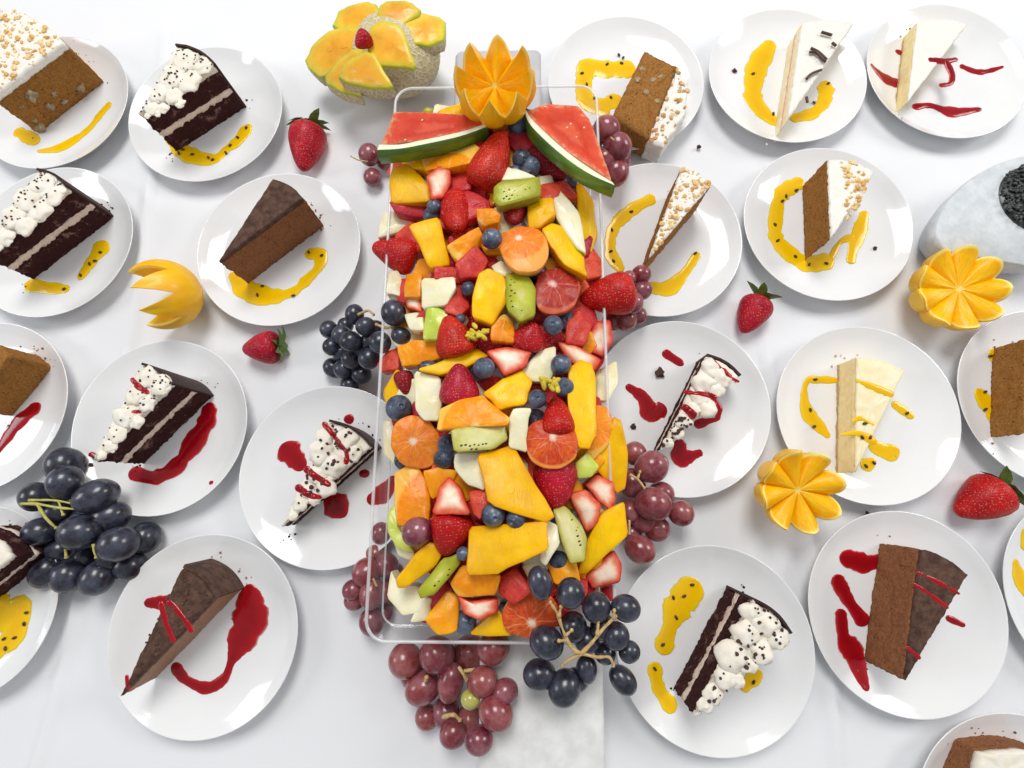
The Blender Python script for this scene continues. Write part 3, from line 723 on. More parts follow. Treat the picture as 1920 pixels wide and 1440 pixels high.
for i, pts in enumerate([[(1520, 90), (1535, 98), (1550, 112)], [(1518, 98), (1530, 98), (1548, 116)], [(1512, 148), (1522, 138), (1540, 131)], [(1560, 80), (1568, 86)], [(1512, 182), (1514, 192)], [(1540, 60), (1560, 66)]]):
    mb.add(tube([W(a, b2, zt + .003) for a, b2 in catmull(pts, 4)], .0014, 6))
o = link('chocolate_curls', mb.v, mb.f, M['curl'], e); o['kind'] = 'stuff'
e, ol, zt = cake('cheesecake', 'white cheesecake wedge crossed by a red sauce squiggle', (1702, 192), (1720, 40), (1815, 45), .022, CHEESE[:2] + [('cream_top', .93, 1, 'white_cream', .0006)])
topsauce(e, zt, [[(1745, 112, 6), (1770, 115, 8), (1790, 112, 6)], [(1775, 118, 8), (1785, 140, 6), (1782, 156, 5), (1765, 160, 5)]], 'raspberry')
e, ol, zt = cake('carrot_cake', 'narrow brown slice with nut-covered cream top beside the clear tray', (1216, 485), (1278, 314), (1334, 346), .052, [('sponge', 0, .93, 'carrot_sponge', .001), ('frosting', .93, 1, 'white_cream', .0008)])
crumbs(e, ol, zt, 60, 'nut', .0012, .0028, 'nut_crumbs', 8); crumbs(e, ol, zt, 90, 'nut', .0006, .0012, 'nut_dust', 32)
e, ol, zt = cake('carrot_cake', 'carrot cake wedge with creamy nut top inside the seeded yellow sauce', (1558, 450), (1552, 298), (1640, 322), .046, [('sponge', 0, .95, 'carrot_sponge', .0011), ('frosting', .95, 1, 'white_cream', .0012)])
crumbs(e, [p for p in wedge(*[W(*p, zt).to_2d() for p in ((1590, 420), (1575, 300), (1640, 322))])], zt, 60, 'nut', .0012, .0028, 'nut_crumbs', 9)
e, ol, zt = cake('layer_cake', 'thin dark slice with smooth white cream and red loops', (1238, 845), (1325, 668), (1386, 706), .032, THIN)
backshell(e, ol, .030)
dollops(e, zt, [(1335, 690, 17), (1355, 705, 18), (1322, 715, 20), (1345, 728, 15), (1315, 745, 16), (1330, 765, 17), (1302, 768, 14), (1285, 790, 14), (1272, 812, 12), (1255, 830, 9)], seed=6)
crumbs(e, wedge(*[W(*p, zt).to_2d() for p in ((1240, 843), (1270, 780), (1300, 790))]), zt + .002, 30, 'crumb', .0008, .0018, 'crumbs', 10)
topsauce(e, zt, [[(1285, 735, 4), (1310, 737, 5), (1335, 745, 6), (1348, 765, 7), (1345, 782, 7)], [(1285, 765, 8), (1300, 778, 8)], [(1340, 675, 2), (1358, 692, 3), (1365, 702, 4), (1384, 715, 3)]], 'raspberry', .012)
e, ol, zt = cake('cheesecake', 'pale yellow cheesecake wedge striped with yellow seeded sauce', (1604, 888), (1606, 670), (1697, 696), .030, CHEESE)
topsauce(e, zt, [[(1610, 715, 5), (1640, 727, 8), (1668, 738, 8)], [(1602, 788, 5), (1615, 785, 6), (1635, 795, 4)], [(1578, 815, 3), (1605, 812, 5), (1625, 820, 10), (1635, 826, 9)]], 'passion', 0, [(1622, 794), (1617, 820), (1632, 820)])
e, ol, zt = cake('carrot_cake', 'brown cake edge beside two yellow sauce dabs', (1930, 815), (1935, 632), (2020, 660), .040, CARROT)
e, ol, zt = cake('layer_cake', 'dark layer cake under big speckled cream dollops', (1302, 1348), (1414, 1128), (1478, 1188), .058, DARK)
backshell(e, ol, .058)
dollops(e, zt, [(1412, 1150, 18), (1438, 1172, 23), (1462, 1200, 18), (1400, 1190, 24), (1432, 1225, 20), (1375, 1235, 27), (1408, 1250, 15), (1362, 1275, 20), (1385, 1280, 13), (1340, 1305, 17), (1325, 1325, 13)], seed=7)
crumbs(e, ol, zt + .004, 50, 'crumb', .0006, .0018, 'crumbs', 11)
e, ol, zt = cake('chocolate_cake', 'tall brown mousse cake with grey-brown glaze and red drizzle lines', (1697, 1280), (1727, 1030), (1815, 1078), .050, [('mousse', 0, .94, 'choc_sponge', .0013), ('glaze', .94, 1, 'glaze', .0007)])
topsauce(e, zt, [[(1722, 1074, 4), (1752, 1088, 5), (1796, 1112, 4)], [(1715, 1096, 4), (1740, 1112, 5), (1775, 1138, 4)], [(1702, 1215, 4), (1722, 1232, 5)]], 'raspberry')
e, ol, zt = cake('chocolate_cake', 'brown cake slice with white cream edge below the mousse cake plate', (1815, 1500), (1838, 1414), (1975, 1422), .030, [('sponge', 0, .8, 'choc_sponge', .001), ('cream_top', .8, 1, 'cream', .001)])

# crumbs lying about
for i, (k, px, py, r, lab) in enumerate([('O', 1237, 700, .0045, 'chocolate crumb on the plate beside the thin dark slice'), ('O', 1187, 800, .0026, 'small round chocolate crumb near the grapes on a plate'),
        (None, 1310, 277, .0022, 'dark cake crumb on the cloth below the fallen carrot cake'), (None, 283, 1030, .0022, 'dark crumb on the cloth between black grapes and chocolate wedge plate'),
        ('K', 1377, 134, .0026, 'stray seed on the plate by the yellow sauce river'), (None, 1625, 962, .0018, 'tiny crumb on the cloth by the carved orange at the striped cheesecake'),
        ('N', 1640, 466, .002, 'pale crumb on the plate of the nut-topped carrot wedge'), ('F', 172, 872, .002, 'dark crumb on the plate by the red curl')]):
    p = on_plate(k, px, py) if k else W(px, py, 0)
    o = link('cake_crumb', *lump(p + Vector((0, 0, r * .5)), r, i * 3.3, 2, .4, .7), M['crumb'], smooth=False); tag(o, lab, 'crumb')

# ------------------------------------------------------------------ risers and the clear tray
ZF, ZT = .045, .075                           # tray floor and rim heights
rim = [W(*p, ZT) for p in ((724, 168), (1100, 163), (1178, 1206), (709, 1202))]
ux = ((rim[1] - rim[0]) + (rim[2] - rim[3])); ux.z = 0; ux.normalize(); uy = Vector((-ux.y, ux.x, 0))
tc = sum(rim, Vector()) / 4; tc.z = 0
tw = ((rim[1] - rim[0]).length + (rim[2] - rim[3]).length) / 4; tl = ((rim[0] - rim[3]).length + (rim[1] - rim[2]).length) / 4
def TL(a, b2, z): return tc + ux * a + uy * b2 + Vector((0, 0, z))
def roundrect(hx, hy, r, n=6):
    out = []
    for cx, cy, a0 in ((hx - r, hy - r, 0), (-hx + r, hy - r, 90), (-hx + r, -hy + r, 180), (hx - r, -hy + r, 270)):
        for i in range(n + 1):
            a = math.radians(a0 + 90 * i / n); out.append((cx + r * math.cos(a), cy + r * math.sin(a)))
    return out
def rings_mesh(rings, cap0=True, cap1=True):
    n = len(rings[0]); v = [p for r in rings for p in r]; f = []
    for k in range(len(rings) - 1):
        for i in range(n): f.append([k * n + i, k * n + (i + 1) % n, (k + 1) * n + (i + 1) % n, (k + 1) * n + i])
    if cap0: f.append(list(range(n))[::-1])
    if cap1: f.append([(len(rings) - 1) * n + i for i in range(n)])
    return v, f
RR = []
for hx, hy, z, r in ((tw - .0065, tl - .0065, ZF, .010), (tw - .0030, tl - .0030, ZF + .0015, .013), (tw - .0022, tl - .0022, ZT - .003, .014), (tw - .0002, tl - .0002, ZT - .0012, .016), (tw + .0012, tl + .0012, ZT, .017),
                     (tw - .0002, tl - .0002, ZT + .0012, .016), (tw - .0036, tl - .0036, ZT - .0010, .013), (tw - .0042, tl - .0042, ZF + .003, .012), (tw - .0075, tl - .0075, ZF + .0016, .009)):
    RR.append([TL(a, b2, z) for a, b2 in roundrect(hx, hy, r)])
v, f = rings_mesh(RR)
e = empty('clear_tray', TL(0, 0, ZF))
link('box', v, f, M['plastic'], e, sharp=50)
# bright moulded rim bead along the top edge
def bead(hx, hy, z, r, rad):
    v, f = [], []
    loop = [TL(a, b2, z) for a, b2 in roundrect(hx, hy, r, 8)]
    n = len(loop); K = 8
    for i, p in enumerate(loop):
        t = (loop[(i + 1) % n] - loop[i - 1]).normalized(); s1 = Vector((t.y, -t.x, 0))
        for k in range(K):
            a = 2 * math.pi * k / K; v.append(p + s1 * (rad * math.cos(a)) + Vector((0, 0, rad * .85 * math.sin(a))))
    for i in range(n):
        for k in range(K):
            j = (i + 1) % n; f.append([i * K + k, j * K + k, j * K + (k + 1) % K, i * K + (k + 1) % K])
    return v, f
mt, nt, b = newmat('plastic_rim'); b.inputs['Base Color'].default_value = (.9, .92, .94, 1); setp(b, .08)
nt.nodes.remove(b); gl2 = N(nt, 'ShaderNodeBsdfGlossy'); gl2.inputs['Roughness'].default_value = .4; tr2 = N(nt, 'ShaderNodeBsdfTransparent'); mx2 = N(nt, 'ShaderNodeMixShader'); mx2.inputs[0].default_value = .12
df2 = N(nt, 'ShaderNodeBsdfDiffuse'); df2.inputs[0].default_value = (.9, .91, .93, 1); mx3 = N(nt, 'ShaderNodeMixShader'); mx3.inputs[0].default_value = .32
nt.links.new(tr2.outputs[0], mx3.inputs[1]); nt.links.new(df2.outputs[0], mx3.inputs[2]); nt.links.new(mx3.outputs[0], mx2.inputs[1]); nt.links.new(gl2.outputs[0], mx2.inputs[2]); nt.links.new(mx2.outputs[0], nt.nodes['Material Output'].inputs[0]); M['rimbead'] = mt
link('rim', *bead(tw - .0002, tl - .0002, ZT + .0012, .016, .0014), M['rimbead'], e)
link('floor_edge', *bead(tw - .0045, tl - .0045, ZF + .0006, .012, .0009), M['rimbead'], e)
tag(e, 'long clear plastic tray heaped with cut fruit, raised on stone blocks', 'tray')
def block(name, label, cx, cy, hx, hy, h, mat, rough=.0012, z0=-.0005):
    R2 = []
    base = roundrect(hx, hy, .006, 5)
    zs = [(z0, -.001), (.003, 0), (h * .5, .0), (h - .003, 0), (h - .0008, -.0012), (h, -.003)]
    for z, ins in zs:
        R2.append([TL(cx + a * (hx + ins) / hx, cy + b2 * (hy + ins) / hy, z) + Vector((rough * nz((a, b2, z), 40, 1), rough * nz((a, b2, z), 40, 5), 0)) for a, b2 in base])
    v, f = rings_mesh(R2); o = link(name, v, f, M[mat], sharp=40); tag(o, label, 'stone block'); return o
block('marble_block', 'pale grey marble block under the tray end with black grapes', .040, -tl - .060, .050, .115, ZF - .0010, 'marble')
block('stone_block', 'darker grey stone block under the tray end with the carved orange', .0, tl + .005, .045, .070, ZF - .0010, 'grey_stone')

# ------------------------------------------------------------------ fruit builders
def chaikin(P, k=.18):
    out = []
    n = len(P)
    for i in range(n):
        a, b2 = P[i], P[(i + 1) % n]; out += [a + (b2 - a) * k, a + (b2 - a) * (1 - k)]
    return out
def chunk(name, poly, z, thick, mats, parent=None, slope=(0, 0), ctr=None, rad=None, shrink=.92, dome=.0010, bev=.0010, k=.09, grow=1.07, round_=False, seed=0, side=None):
    """a cut piece whose upper face shows at this outline; slope tilts that face (rise per metre in x, y)"""
    c0 = Vector((sum(p[0] for p in poly) / len(poly), sum(p[1] for p in poly) / len(poly)))
    o = W(c0.x, c0.y, z)
    def lift(px, py):
        q = W(px, py, z)
        for _ in range(3): q = W(px, py, z + slope[0] * (q.x - o.x) + slope[1] * (q.y - o.y))
        return q
    P = [c0 + (Vector(p) - c0) * grow for p in poly]
    P = chaikin(P, k)
    if rad: P = chaikin(P, .22)
    if round_: P = chaikin(P, .24)
    P = [a + (b2 - a) * t for a, b2 in zip(P, P[1:] + P[:1]) for t in (0, .5)]
    top = [lift(p.x, p.y) for p in P]
    if sum(a.x * b2.y - b2.x * a.y for a, b2 in zip(top, top[1:] + top[:1])) < 0: top = top[::-1]; P = P[::-1]
    n = len(top); c = sum(top, Vector()) / n
    R2 = []; core = []
    av = sum((p - c).length for p in top) / n
    def ring(fac, dz, cv, nse=.0011):
        R2.append([c + (p - c) * fac + Vector((0, 0, dz)) + Vector((nz(p, 110, seed), nz(p, 110, seed + 4), nz(c + (p - c) * fac, 110, seed + 8))) * nse for p in top]); core.extend([cv] * n)
    fb = 1 - bev / av
    ring(shrink * .9, -thick, 0); ring(shrink, -thick * .93, 0); ring((1 + shrink) / 2 + .01, -thick * .5, 0)
    ring(1.0, -bev * 1.2, 0); ring((1 + fb) / 2 + .004, -bev * .35, 0.0); ring(fb, 0, .06)
    for s in (.78, .56, .34, .14): ring(fb * s, dome * (1 - s * s), 1 - s)
    v, f = rings_mesh(R2)
    mi = None
    if isinstance(mats, (list, tuple)) and len(mats) > 1:
        mi = []
        for kk in range(len(R2) - 1): mi += [1 if kk < 3 else 0] * n
        mi += [1, 0]
    cc = lift(*(ctr or (c0.x, c0.y))); rr = rad * mpp(cc) if rad else av
    uv = [[(p.x - cc.x) / rr, (p.y - cc.y) / rr] for p in v]
    return link(name, v, f, mats, parent, midx=mi, uv=uv, core=core, sharp=55)
def strawberry(tip, base, wpx, z, mat='straw', leaves=True, label=None, seed=0, dz=0.0, name='strawberry', flat=1.0):
    a = W(*tip, z - dz); b2 = W(*base, z + dz); ax = b2 - a; L = ax.length; wd = wpx * mpp((a + b2) / 2) / 2
    prof = [(0, 0), (.16, .015), (.30, .06), (.46, .15), (.64, .28), (.80, .43), (.92, .58), (.99, .72), (.98, .84), (.86, .93), (.6, .985), (.3, 1.0), (0, .985)]
    prof = [(max(r, 0) * wd, h * L) for r, h in catmull(prof, 2)]; prof[0] = (0, 0); prof[-1] = (0, prof[-1][1])
    v, f = lathe(prof, 26, a, ax)
    vv = []
    for q in v:
        d = q - (a + ax * .55); q2 = a + ax * .55 + d * (1 + .05 * nz(q, 45, seed) + .02 * nz(q, 150, seed))
        q2.z = (q2.z - z) * flat + z; vv.append(q2)
    me = a + ax * .5
    low = min(q.z for q in vv)
    e = empty(name, Vector((me.x, me.y, low)))
    link('berry', vv, f, M[mat], e)
    if leaves:
        axn = ax.normalized(); e1 = axn.orthogonal().normalized(); e2 = axn.cross(e1); mb = MB(); rnd = random.Random(seed)
        top = b2 - axn * L * .02
        for i in range(9):
            t = 2 * math.pi * i / 9 + rnd.uniform(-.15, .15); rd = e1 * math.cos(t) + e2 * math.sin(t); sd = axn.cross(rd); ll = wd * rnd.uniform(.85, 1.4); cur = rnd.uniform(-.3, .55)
            pv = []
            for j in range(5):
                u = j / 4; p = top + rd * (ll * u) + axn * (ll * (.18 * math.sin(u * 3) + cur * u * u)); hw = ll * .2 * math.sin(math.pi * min(1, .18 + u * .82)) + .0002
                pv += [p - sd * hw + axn * hw * .3, p, p + sd * hw + axn * hw * .3]
            ff2 = []
            for j in range(4):
                for q in range(2): s0 = j * 3 + q; ff2.append([s0, s0 + 1, s0 + 4, s0 + 3])
            mb.add((pv, ff2))
        mb.add(tube([top, top + axn * wd * .35 + e1 * wd * .1], [.0012, .0009], 6))
        link('calyx', mb.v, mb.f, M['calyx'], e)
    if label: tag(e, label, 'strawberry')
    return e
def blueberry(px, py, rpx, z, seed=0, parent=None, name='blueberry'):
    p = W(px, py, z); r = rpx * mpp(p)
    rnd = random.Random(seed * 13 + 5); ax = Vector((rnd.uniform(-.7, .7), rnd.uniform(-.7, .7), 1)).normalized()
    prof = [(0, -.92)] + [(math.sin(t), -.92 * math.cos(t)) for t in [math.pi * i / 14 for i in range(1, 13)]] + [(.30, .90), (.26, .97), (.20, .95), (.16, .82), (0, .80)]
    v, f = lathe([(a * r, b2 * r) for a, b2 in prof], 22, p, ax)
    return link(name, v, f, M['blueberry'])

# ------------------------------------------------------------------ the fruit heap
def zheap(px, py):
    t = min(1, max(0, (py - 165) / 1040)); xl = 730; xr = 1092 + 78 * t
    u = (px - (xl + xr) / 2) / ((xr - xl) / 2)
    e2 = max(0.0, 1 - abs(u) ** 2.6)
    v2 = 1 - max(0, (py - 1020) / 190) ** 1.5 * .75 if py > 1020 else 1
    return .070 + .036 * e2 ** .8 * max(.0, v2)
HEAP = []       # (kind, level, polygon / spec)
def add(kind, lvl, *spec, **kw): HEAP.append((kind, lvl, spec, kw))
mg = lambda l, *p, **k: add('mango', l, p, **k)
wm = lambda l, *p, **k: add('watermelon', l, p, **k)
hd = lambda l, *p, **k: add('melon', l, p, **k)
og = lambda l, *p, **k: add('orange', l, p, **k)
kw_ = lambda l, *p, **k: add('kiwi', l, p, **k)
sc = lambda l, *p, **k: add('strawcut', l, p, **k)
bo = lambda l, *p, **k: add('blood', l, p, **k)
ap = lambda l, *p, **k: add('apple', l, p, **k)
pr = lambda l, *p, **k: add('pear', l, p, **k)
st = lambda l, tip, base, w_, **k: add('straw', l, tip, base, w_, **k)
bb = lambda l, x, y, r, **k: add('blueberry', l, x, y, r, **k)
# top end
mg(1, (820, 208), (870, 192), (905, 215), (880, 235), (835, 225)); kw_(0, (790, 208), (800, 200), (818, 206), (812, 215), (795, 216))
og(1, (793, 300), (805, 278), (880, 262), (902, 282), (880, 306), (800, 318), ctr=(835, 330), rad=60)
mg(1, (750, 296), (792, 288), (800, 316), (765, 316)); wm(1, (876, 262), (906, 246), (912, 282), (890, 290))
wm(1, (955, 246), (990, 248), (1004, 268), (975, 288), (955, 270)); bb(1, 1000, 236, 20); bb(2, 988, 224, 19); bb(2, 970, 236, 18)
mg(2, (732, 338), (736, 318), (763, 308), (790, 332), (808, 358), (803, 378), (735, 378))
sc(2, (800, 330), (822, 312), (842, 312), (846, 340), (830, 368), (808, 374), (806, 352))
wm(0, (842, 310), (882, 305), (884, 352), (850, 362)); st(3, (945, 243), (903, 352), 76)
wm(1, (828, 398), (852, 364), (880, 358), (915, 376), (920, 392), (880, 412), (850, 418)); st(2, (858, 428), (855, 380), 70, dz=-.012)
og(2, (893, 392), (926, 390), (938, 404), (935, 416), (908, 424), (896, 410), ctr=(900, 415), rad=48)
og(2, (838, 462), (866, 442), (898, 426), (902, 440), (888, 480), (862, 492), ctr=(905, 420), rad=80)
bb(2, 815, 388, 15); bb(3, 922, 448, 20); bb(1, 978, 298, 18); bb(1, 996, 312, 18); bb(0, 968, 325, 16); bb(1, 1068, 340, 15)
wm(1, (732, 378), (775, 380), (802, 386), (795, 408), (742, 398)); hd(1, (718, 398), (770, 395), (780, 410), (772, 426), (710, 446), (712, 424))
mg(3, (767, 422), (822, 409), (842, 494), (805, 499), (786, 460)); st(2, (698, 462), (782, 486), 72)
wm(2, (853, 495), (890, 460), (914, 487), (902, 518), (863, 520)); hd(1, (922, 498), (940, 488), (968, 508), (945, 518), (928, 512))
bo(3, (938, 470), (945, 438), (972, 424), (1008, 430), (1028, 455), (1026, 488), (1000, 508), (962, 506), ctr=(972, 448), rad=52, mat='blood_light')
kw_(3, (928, 352), (942, 340), (1008, 332), (1012, 350), (1010, 366), (936, 386), (928, 372), seeds=[(945, 360), (955, 356), (965, 358), (975, 354), (985, 356), (993, 353), (950, 368), (960, 366), (970, 367), (980, 362), (945, 372), (955, 373)])
hd(2, (950, 312), (968, 316), (1006, 331), (942, 338)); st(1, (1064, 338), (988, 278), 58, mat='straw_dark')
wm(1, (1014, 345), (1060, 338), (1082, 366), (1042, 378), (1012, 372)); st(1, (963, 418), (965, 380), 56, dz=-.010, mat='straw_dark')
mg(2, (990, 376), (1036, 370), (1042, 398), (1012, 426), (992, 428)); ap(3, (1034, 362), (1050, 358), (1086, 400), (1097, 470), (1080, 462), (1046, 412))
mg(2, (1080, 352), (1090, 344), (1112, 375), (1119, 440), (1106, 472), (1088, 432)); mg(3, (1017, 430), (1036, 420), (1062, 426), (1092, 480), (1099, 516), (1060, 496), (1036, 468))
wm(2, (1088, 482), (1112, 465), (1131, 490), (1128, 516), (1100, 522))
# upper middle
hd(1, (728, 510), (746, 508), (758, 530), (752, 556), (720, 546)); og(2, (762, 514), (792, 512), (788, 556), (756, 556), ctr=(770, 580), rad=80, mat='peach')
sc(1, (756, 556), (790, 558), (790, 584), (764, 576)); hd(2, (792, 523), (851, 520), (853, 540), (836, 570), (792, 576))
wm(1, (846, 545), (865, 530), (880, 575), (860, 592), (833, 582)); wm(1, (815, 500), (852, 500), (884, 516), (862, 530), (815, 522)); bb(2, 878, 542, 14); bb(2, 863, 598, 10)
mg(3, (898, 515), (915, 505), (945, 518), (948, 566), (922, 606), (886, 590), (888, 552)); kw_(3, (950, 516), (984, 510), (1003, 540), (1003, 590), (975, 600), (952, 580), mat='kiwi', seeds=[(958, 525), (957, 535), (959, 545), (957, 555), (959, 565), (961, 575), (964, 530), (965, 550), (978, 583)])
ap(2, (798, 588), (808, 568), (840, 588), (822, 636), (792, 634), skin=True); hd(1, (758, 588), (794, 584), (794, 618), (768, 618))
og(1, (744, 652), (770, 640), (822, 638), (828, 670), (790, 682), (756, 686), ctr=(780, 700), rad=70); st(3, (838, 590), (860, 668), 74)
og(2, (922, 604), (945, 588), (962, 602), (966, 642), (920, 636), ctr=(935, 650), rad=60); st(3, (1002, 606), (985, 652), 66, dz=-.006); sc(1, (958, 642), (1020, 640), (1010, 656), (970, 656))
mg(1, (785, 692), (850, 670), (892, 654), (912, 668), (870, 690), (830, 703)); wm(1, (708, 682), (725, 660), (746, 652), (748, 690), (714, 697)); sc(2, (914, 658), (950, 652), (994, 658), (985, 686), (946, 702), (930, 680))
bb(3, 908, 690, 21); bb(3, 1037, 610, 19); bb(3, 1052, 683, 20); bb(3, 1058, 726, 19); bb(3, 1007, 748, 18); bb(3, 748, 765, 25)
hd(1, (978, 696), (1010, 660), (1040, 650), (1044, 682), (1030, 712), (1000, 714)); bo(2, (1003, 545), (1012, 512), (1045, 502), (1080, 515), (1088, 545), (1070, 580), (1030, 588), (1008, 575), ctr=(1036, 534), rad=54, mat='blood_dark')
st(4, (1086, 562), (1190, 546), 82); wm(2, (1064, 605), (1085, 582), (1109, 610), (1096, 646), (1062, 642)); sc(2, (1100, 640), (1118, 604), (1144, 600), (1149, 640), (1130, 668), (1110, 660))
sc(2, (1044, 642), (1075, 644), (1126, 674), (1116, 692), (1076, 684)); wm(0, (1050, 585), (1090, 590), (1080, 620), (1050, 610))
# lower middle
mg(4, (1068, 694), (1088, 678), (1108, 685), (1116, 705), (1117, 812), (1104, 836), (1086, 836), (1070, 790), (1066, 740)); hd(1, (1115, 700), (1156, 678), (1158, 720), (1142, 748), (1120, 748))
mg(1, (718, 735), (742, 692), (752, 700), (750, 762), (730, 780)); st(2, (762, 740), (755, 698), 38, mat='straw_dark'); hd(2, (779, 698), (825, 708), (826, 758), (820, 786), (796, 786), (780, 766))
st(3, (860, 680), (862, 758), 76); mg(2, (908, 736), (945, 710), (978, 695), (996, 716), (986, 756), (936, 766)); og(4, (822, 806), (828, 764), (868, 750), (902, 742), (953, 785), (946, 796), (880, 800), ctr=(890, 800), rad=66)
kw_(4, (848, 806), (944, 791), (948, 824), (926, 840), (854, 846), mat='kiwi_pale', seeds=[(865, 835), (873, 834), (881, 836), (889, 834), (897, 835), (905, 833), (911, 832), (884, 842), (893, 842)])
hd(3, (955, 786), (964, 766), (996, 768), (987, 800), (986, 846), (955, 838)); bo(2, (736, 800), (760, 780), (800, 785), (826, 820), (822, 860), (795, 876), (755, 872), (735, 840), ctr=(776, 828), rad=54, mat='blood_light')
hd(0, (718, 790), (745, 790), (745, 840), (740, 870), (720, 850))
bb(1, 840, 833, 20); bb(1, 832, 860, 20); og(2, (742, 888), (768, 874), (786, 880), (802, 912), (806, 948), (800, 984), (746, 984), (740, 930), ctr=(840, 965), rad=105)
hd(2, (855, 852), (898, 848), (906, 880), (908, 918), (876, 906), (852, 880)); mg(4, (898, 856), (964, 838), (1000, 905), (1036, 964), (1020, 976), (920, 944)); st(4, (1042, 746), (1048, 818), 64)
bo(3, (984, 830), (992, 796), (1030, 786), (1070, 796), (1086, 830), (1072, 866), (1036, 880), (1000, 868), ctr=(1036, 820), rad=56, mat='blood'); st(2, (1044, 956), (1040, 868), 84)
og(2, (1118, 760), (1138, 768), (1150, 792), (1140, 832), (1108, 866), (1096, 850), (1116, 810), ctr=(1095, 790), rad=60); ap(3, (1078, 868), (1100, 850), (1124, 875), (1110, 892), (1084, 896), skin=True)
mg(3, (1152, 785), (1166, 794), (1177, 850), (1173, 914), (1156, 922), (1108, 866)); sc(3, (1098, 908), (1120, 892), (1150, 906), (1154, 934), (1146, 956), (1120, 938)); sc(2, (1068, 928), (1098, 920), (1125, 945), (1122, 976), (1100, 996), (1086, 970))
kw_(3, (1038, 960), (1060, 950), (1090, 985), (1100, 1010), (1096, 1050), (1072, 1056), (1056, 1020), mat='kiwi_pale', seeds=[(1072, 975), (1077, 985), (1080, 995), (1083, 1005), (1086, 1015), (1088, 1022), (1082, 990)])
mg(3, (1106, 1005), (1128, 964), (1168, 944), (1176, 1004), (1142, 1035), (1101, 1074), (1087, 1074)); sc(2, (1098, 1078), (1150, 1034), (1166, 1060), (1160, 1092), (1112, 1102))
og(1, (794, 884), (820, 878), (856, 884), (842, 916), (810, 936), mat='peach'); sc(3, (812, 962), (824, 915), (842, 896), (862, 915), (882, 962)); wm(2, (878, 924), (920, 914), (924, 942), (900, 972), (886, 962))
st(3, (832, 1042), (852, 962), 80); bb(4, 925, 965, 23); bb(4, 968, 973, 20); bb(3, 868, 1038, 13); add('grape', 4, 782, 997, 29)
ap(2, (730, 958), (742, 944), (748, 990), (778, 1036), (745, 1028), (726, 995), skin=True); mg(4, (884, 990), (950, 984), (1020, 979), (1023, 1030), (975, 1054), (930, 1074), (878, 1076))
pr(3, (1022, 976), (1042, 986), (1049, 1020), (1022, 1060), (1012, 1046)); mg(3, (744, 1084), (778, 1040), (802, 1020), (832, 1030), (815, 1062), (766, 1098), (748, 1100))
# near end
kw_(3, (784, 1106), (828, 1050), (858, 1040), (860, 1060), (816, 1114), (790, 1120), seeds=[(835, 1065), (842, 1068), (840, 1078), (830, 1085), (823, 1090), (815, 1098), (826, 1072)])
og(2, (845, 1092), (870, 1060), (905, 1075), (937, 1080), (926, 1116), (860, 1118), ctr=(905, 1030), rad=95); wm(2, (938, 1082), (965, 1066), (998, 1110), (962, 1132), (935, 1112)); hd(1, (734, 1072), (748, 1096), (786, 1100), (786, 1146), (756, 1152), (727, 1120))
hd(1, (768, 1168), (790, 1120), (813, 1125), (802, 1162)); og(2, (798, 1162), (838, 1110), (858, 1120), (856, 1182), (822, 1192), mat='peach', ctr=(870, 1160), rad=80); sc(3, (860, 1120), (880, 1130), (932, 1122), (930, 1146), (900, 1162), (870, 1150)); bb(1, 872, 1166, 22)
mg(2, (880, 1190), (932, 1144), (962, 1182), (956, 1194)); bo(2, (943, 1150), (962, 1112), (1000, 1104), (1040, 1125), (1048, 1165), (1025, 1194), (975, 1194), (948, 1180), ctr=(997, 1166), rad=62, mat='blood')
og(1, (1026, 1050), (1078, 1048), (1088, 1092), (1040, 1094), mat='peach'); hd(0, (980, 1062), (1016, 1044), (1020, 1080), (995, 1090)); wm(0, (1128, 1104), (1152, 1098), (1150, 1128), (1132, 1126)); wm(0, (1040, 1092), (1100, 1085), (1100, 1125), (1045, 1125))
NOUN = {'mango': ('yellow mango chunk', 'mango_chunk', 'mango'), 'watermelon': ('red watermelon chunk', 'watermelon_chunk', 'watermelon'), 'melon': ('pale honeydew melon chunk', 'melon_chunk', 'melon'),
        'orange': ('orange fruit wedge', 'orange_wedge', 'orange'), 'kiwi': ('green kiwi slice', 'kiwi_slice', 'kiwi'), 'strawcut': ('cut strawberry half', 'strawberry_half', 'strawberry'),
        'blood': ('round blood orange slice', 'blood_orange_slice', 'blood orange'), 'apple': ('green apple piece', 'apple_piece', 'apple'), 'pear': ('thin pear slice', 'pear_slice', 'pear'),
        'straw': ('seeded red strawberry', 'strawberry', 'strawberry'), 'blueberry': ('blueberry', 'blueberry', 'blueberry'), 'grape': ('purple grape', 'grape', 'grape')}
def hcen(k, s):
    if k in ('blueberry', 'grape'): return s[0], s[1]
    if k == 'straw': return (s[0][0] + s[1][0]) / 2, (s[0][1] + s[1][1]) / 2
    return sum(p[0] for p in s[0]) / len(s[0]), sum(p[1] for p in s[0]) / len(s[0])
cents = [hcen(h[0], h[2]) for h in HEAP]
SHORT = {'mango': 'mango', 'watermelon': 'watermelon', 'melon': 'honeydew', 'orange': 'orange', 'kiwi': 'kiwi', 'strawcut': 'cut strawberry', 'blood': 'blood orange', 'apple': 'green apple', 'pear': 'pear', 'straw': 'seeded strawberry', 'blueberry': 'blueberry', 'grape': 'purple grape'}
MATN = {'mango': 'mango', 'watermelon': 'watermelon', 'melon': 'melon', 'orange': 'orange', 'kiwi': 'kiwi', 'strawcut': 'straw_cut', 'blood': 'blood', 'apple': 'pear', 'pear': 'pear'}
SIDE = {'strawcut': 'straw', 'apple': 'apple_skin', 'mango': 'mango', 'kiwi': 'kiwi'}
used = set()
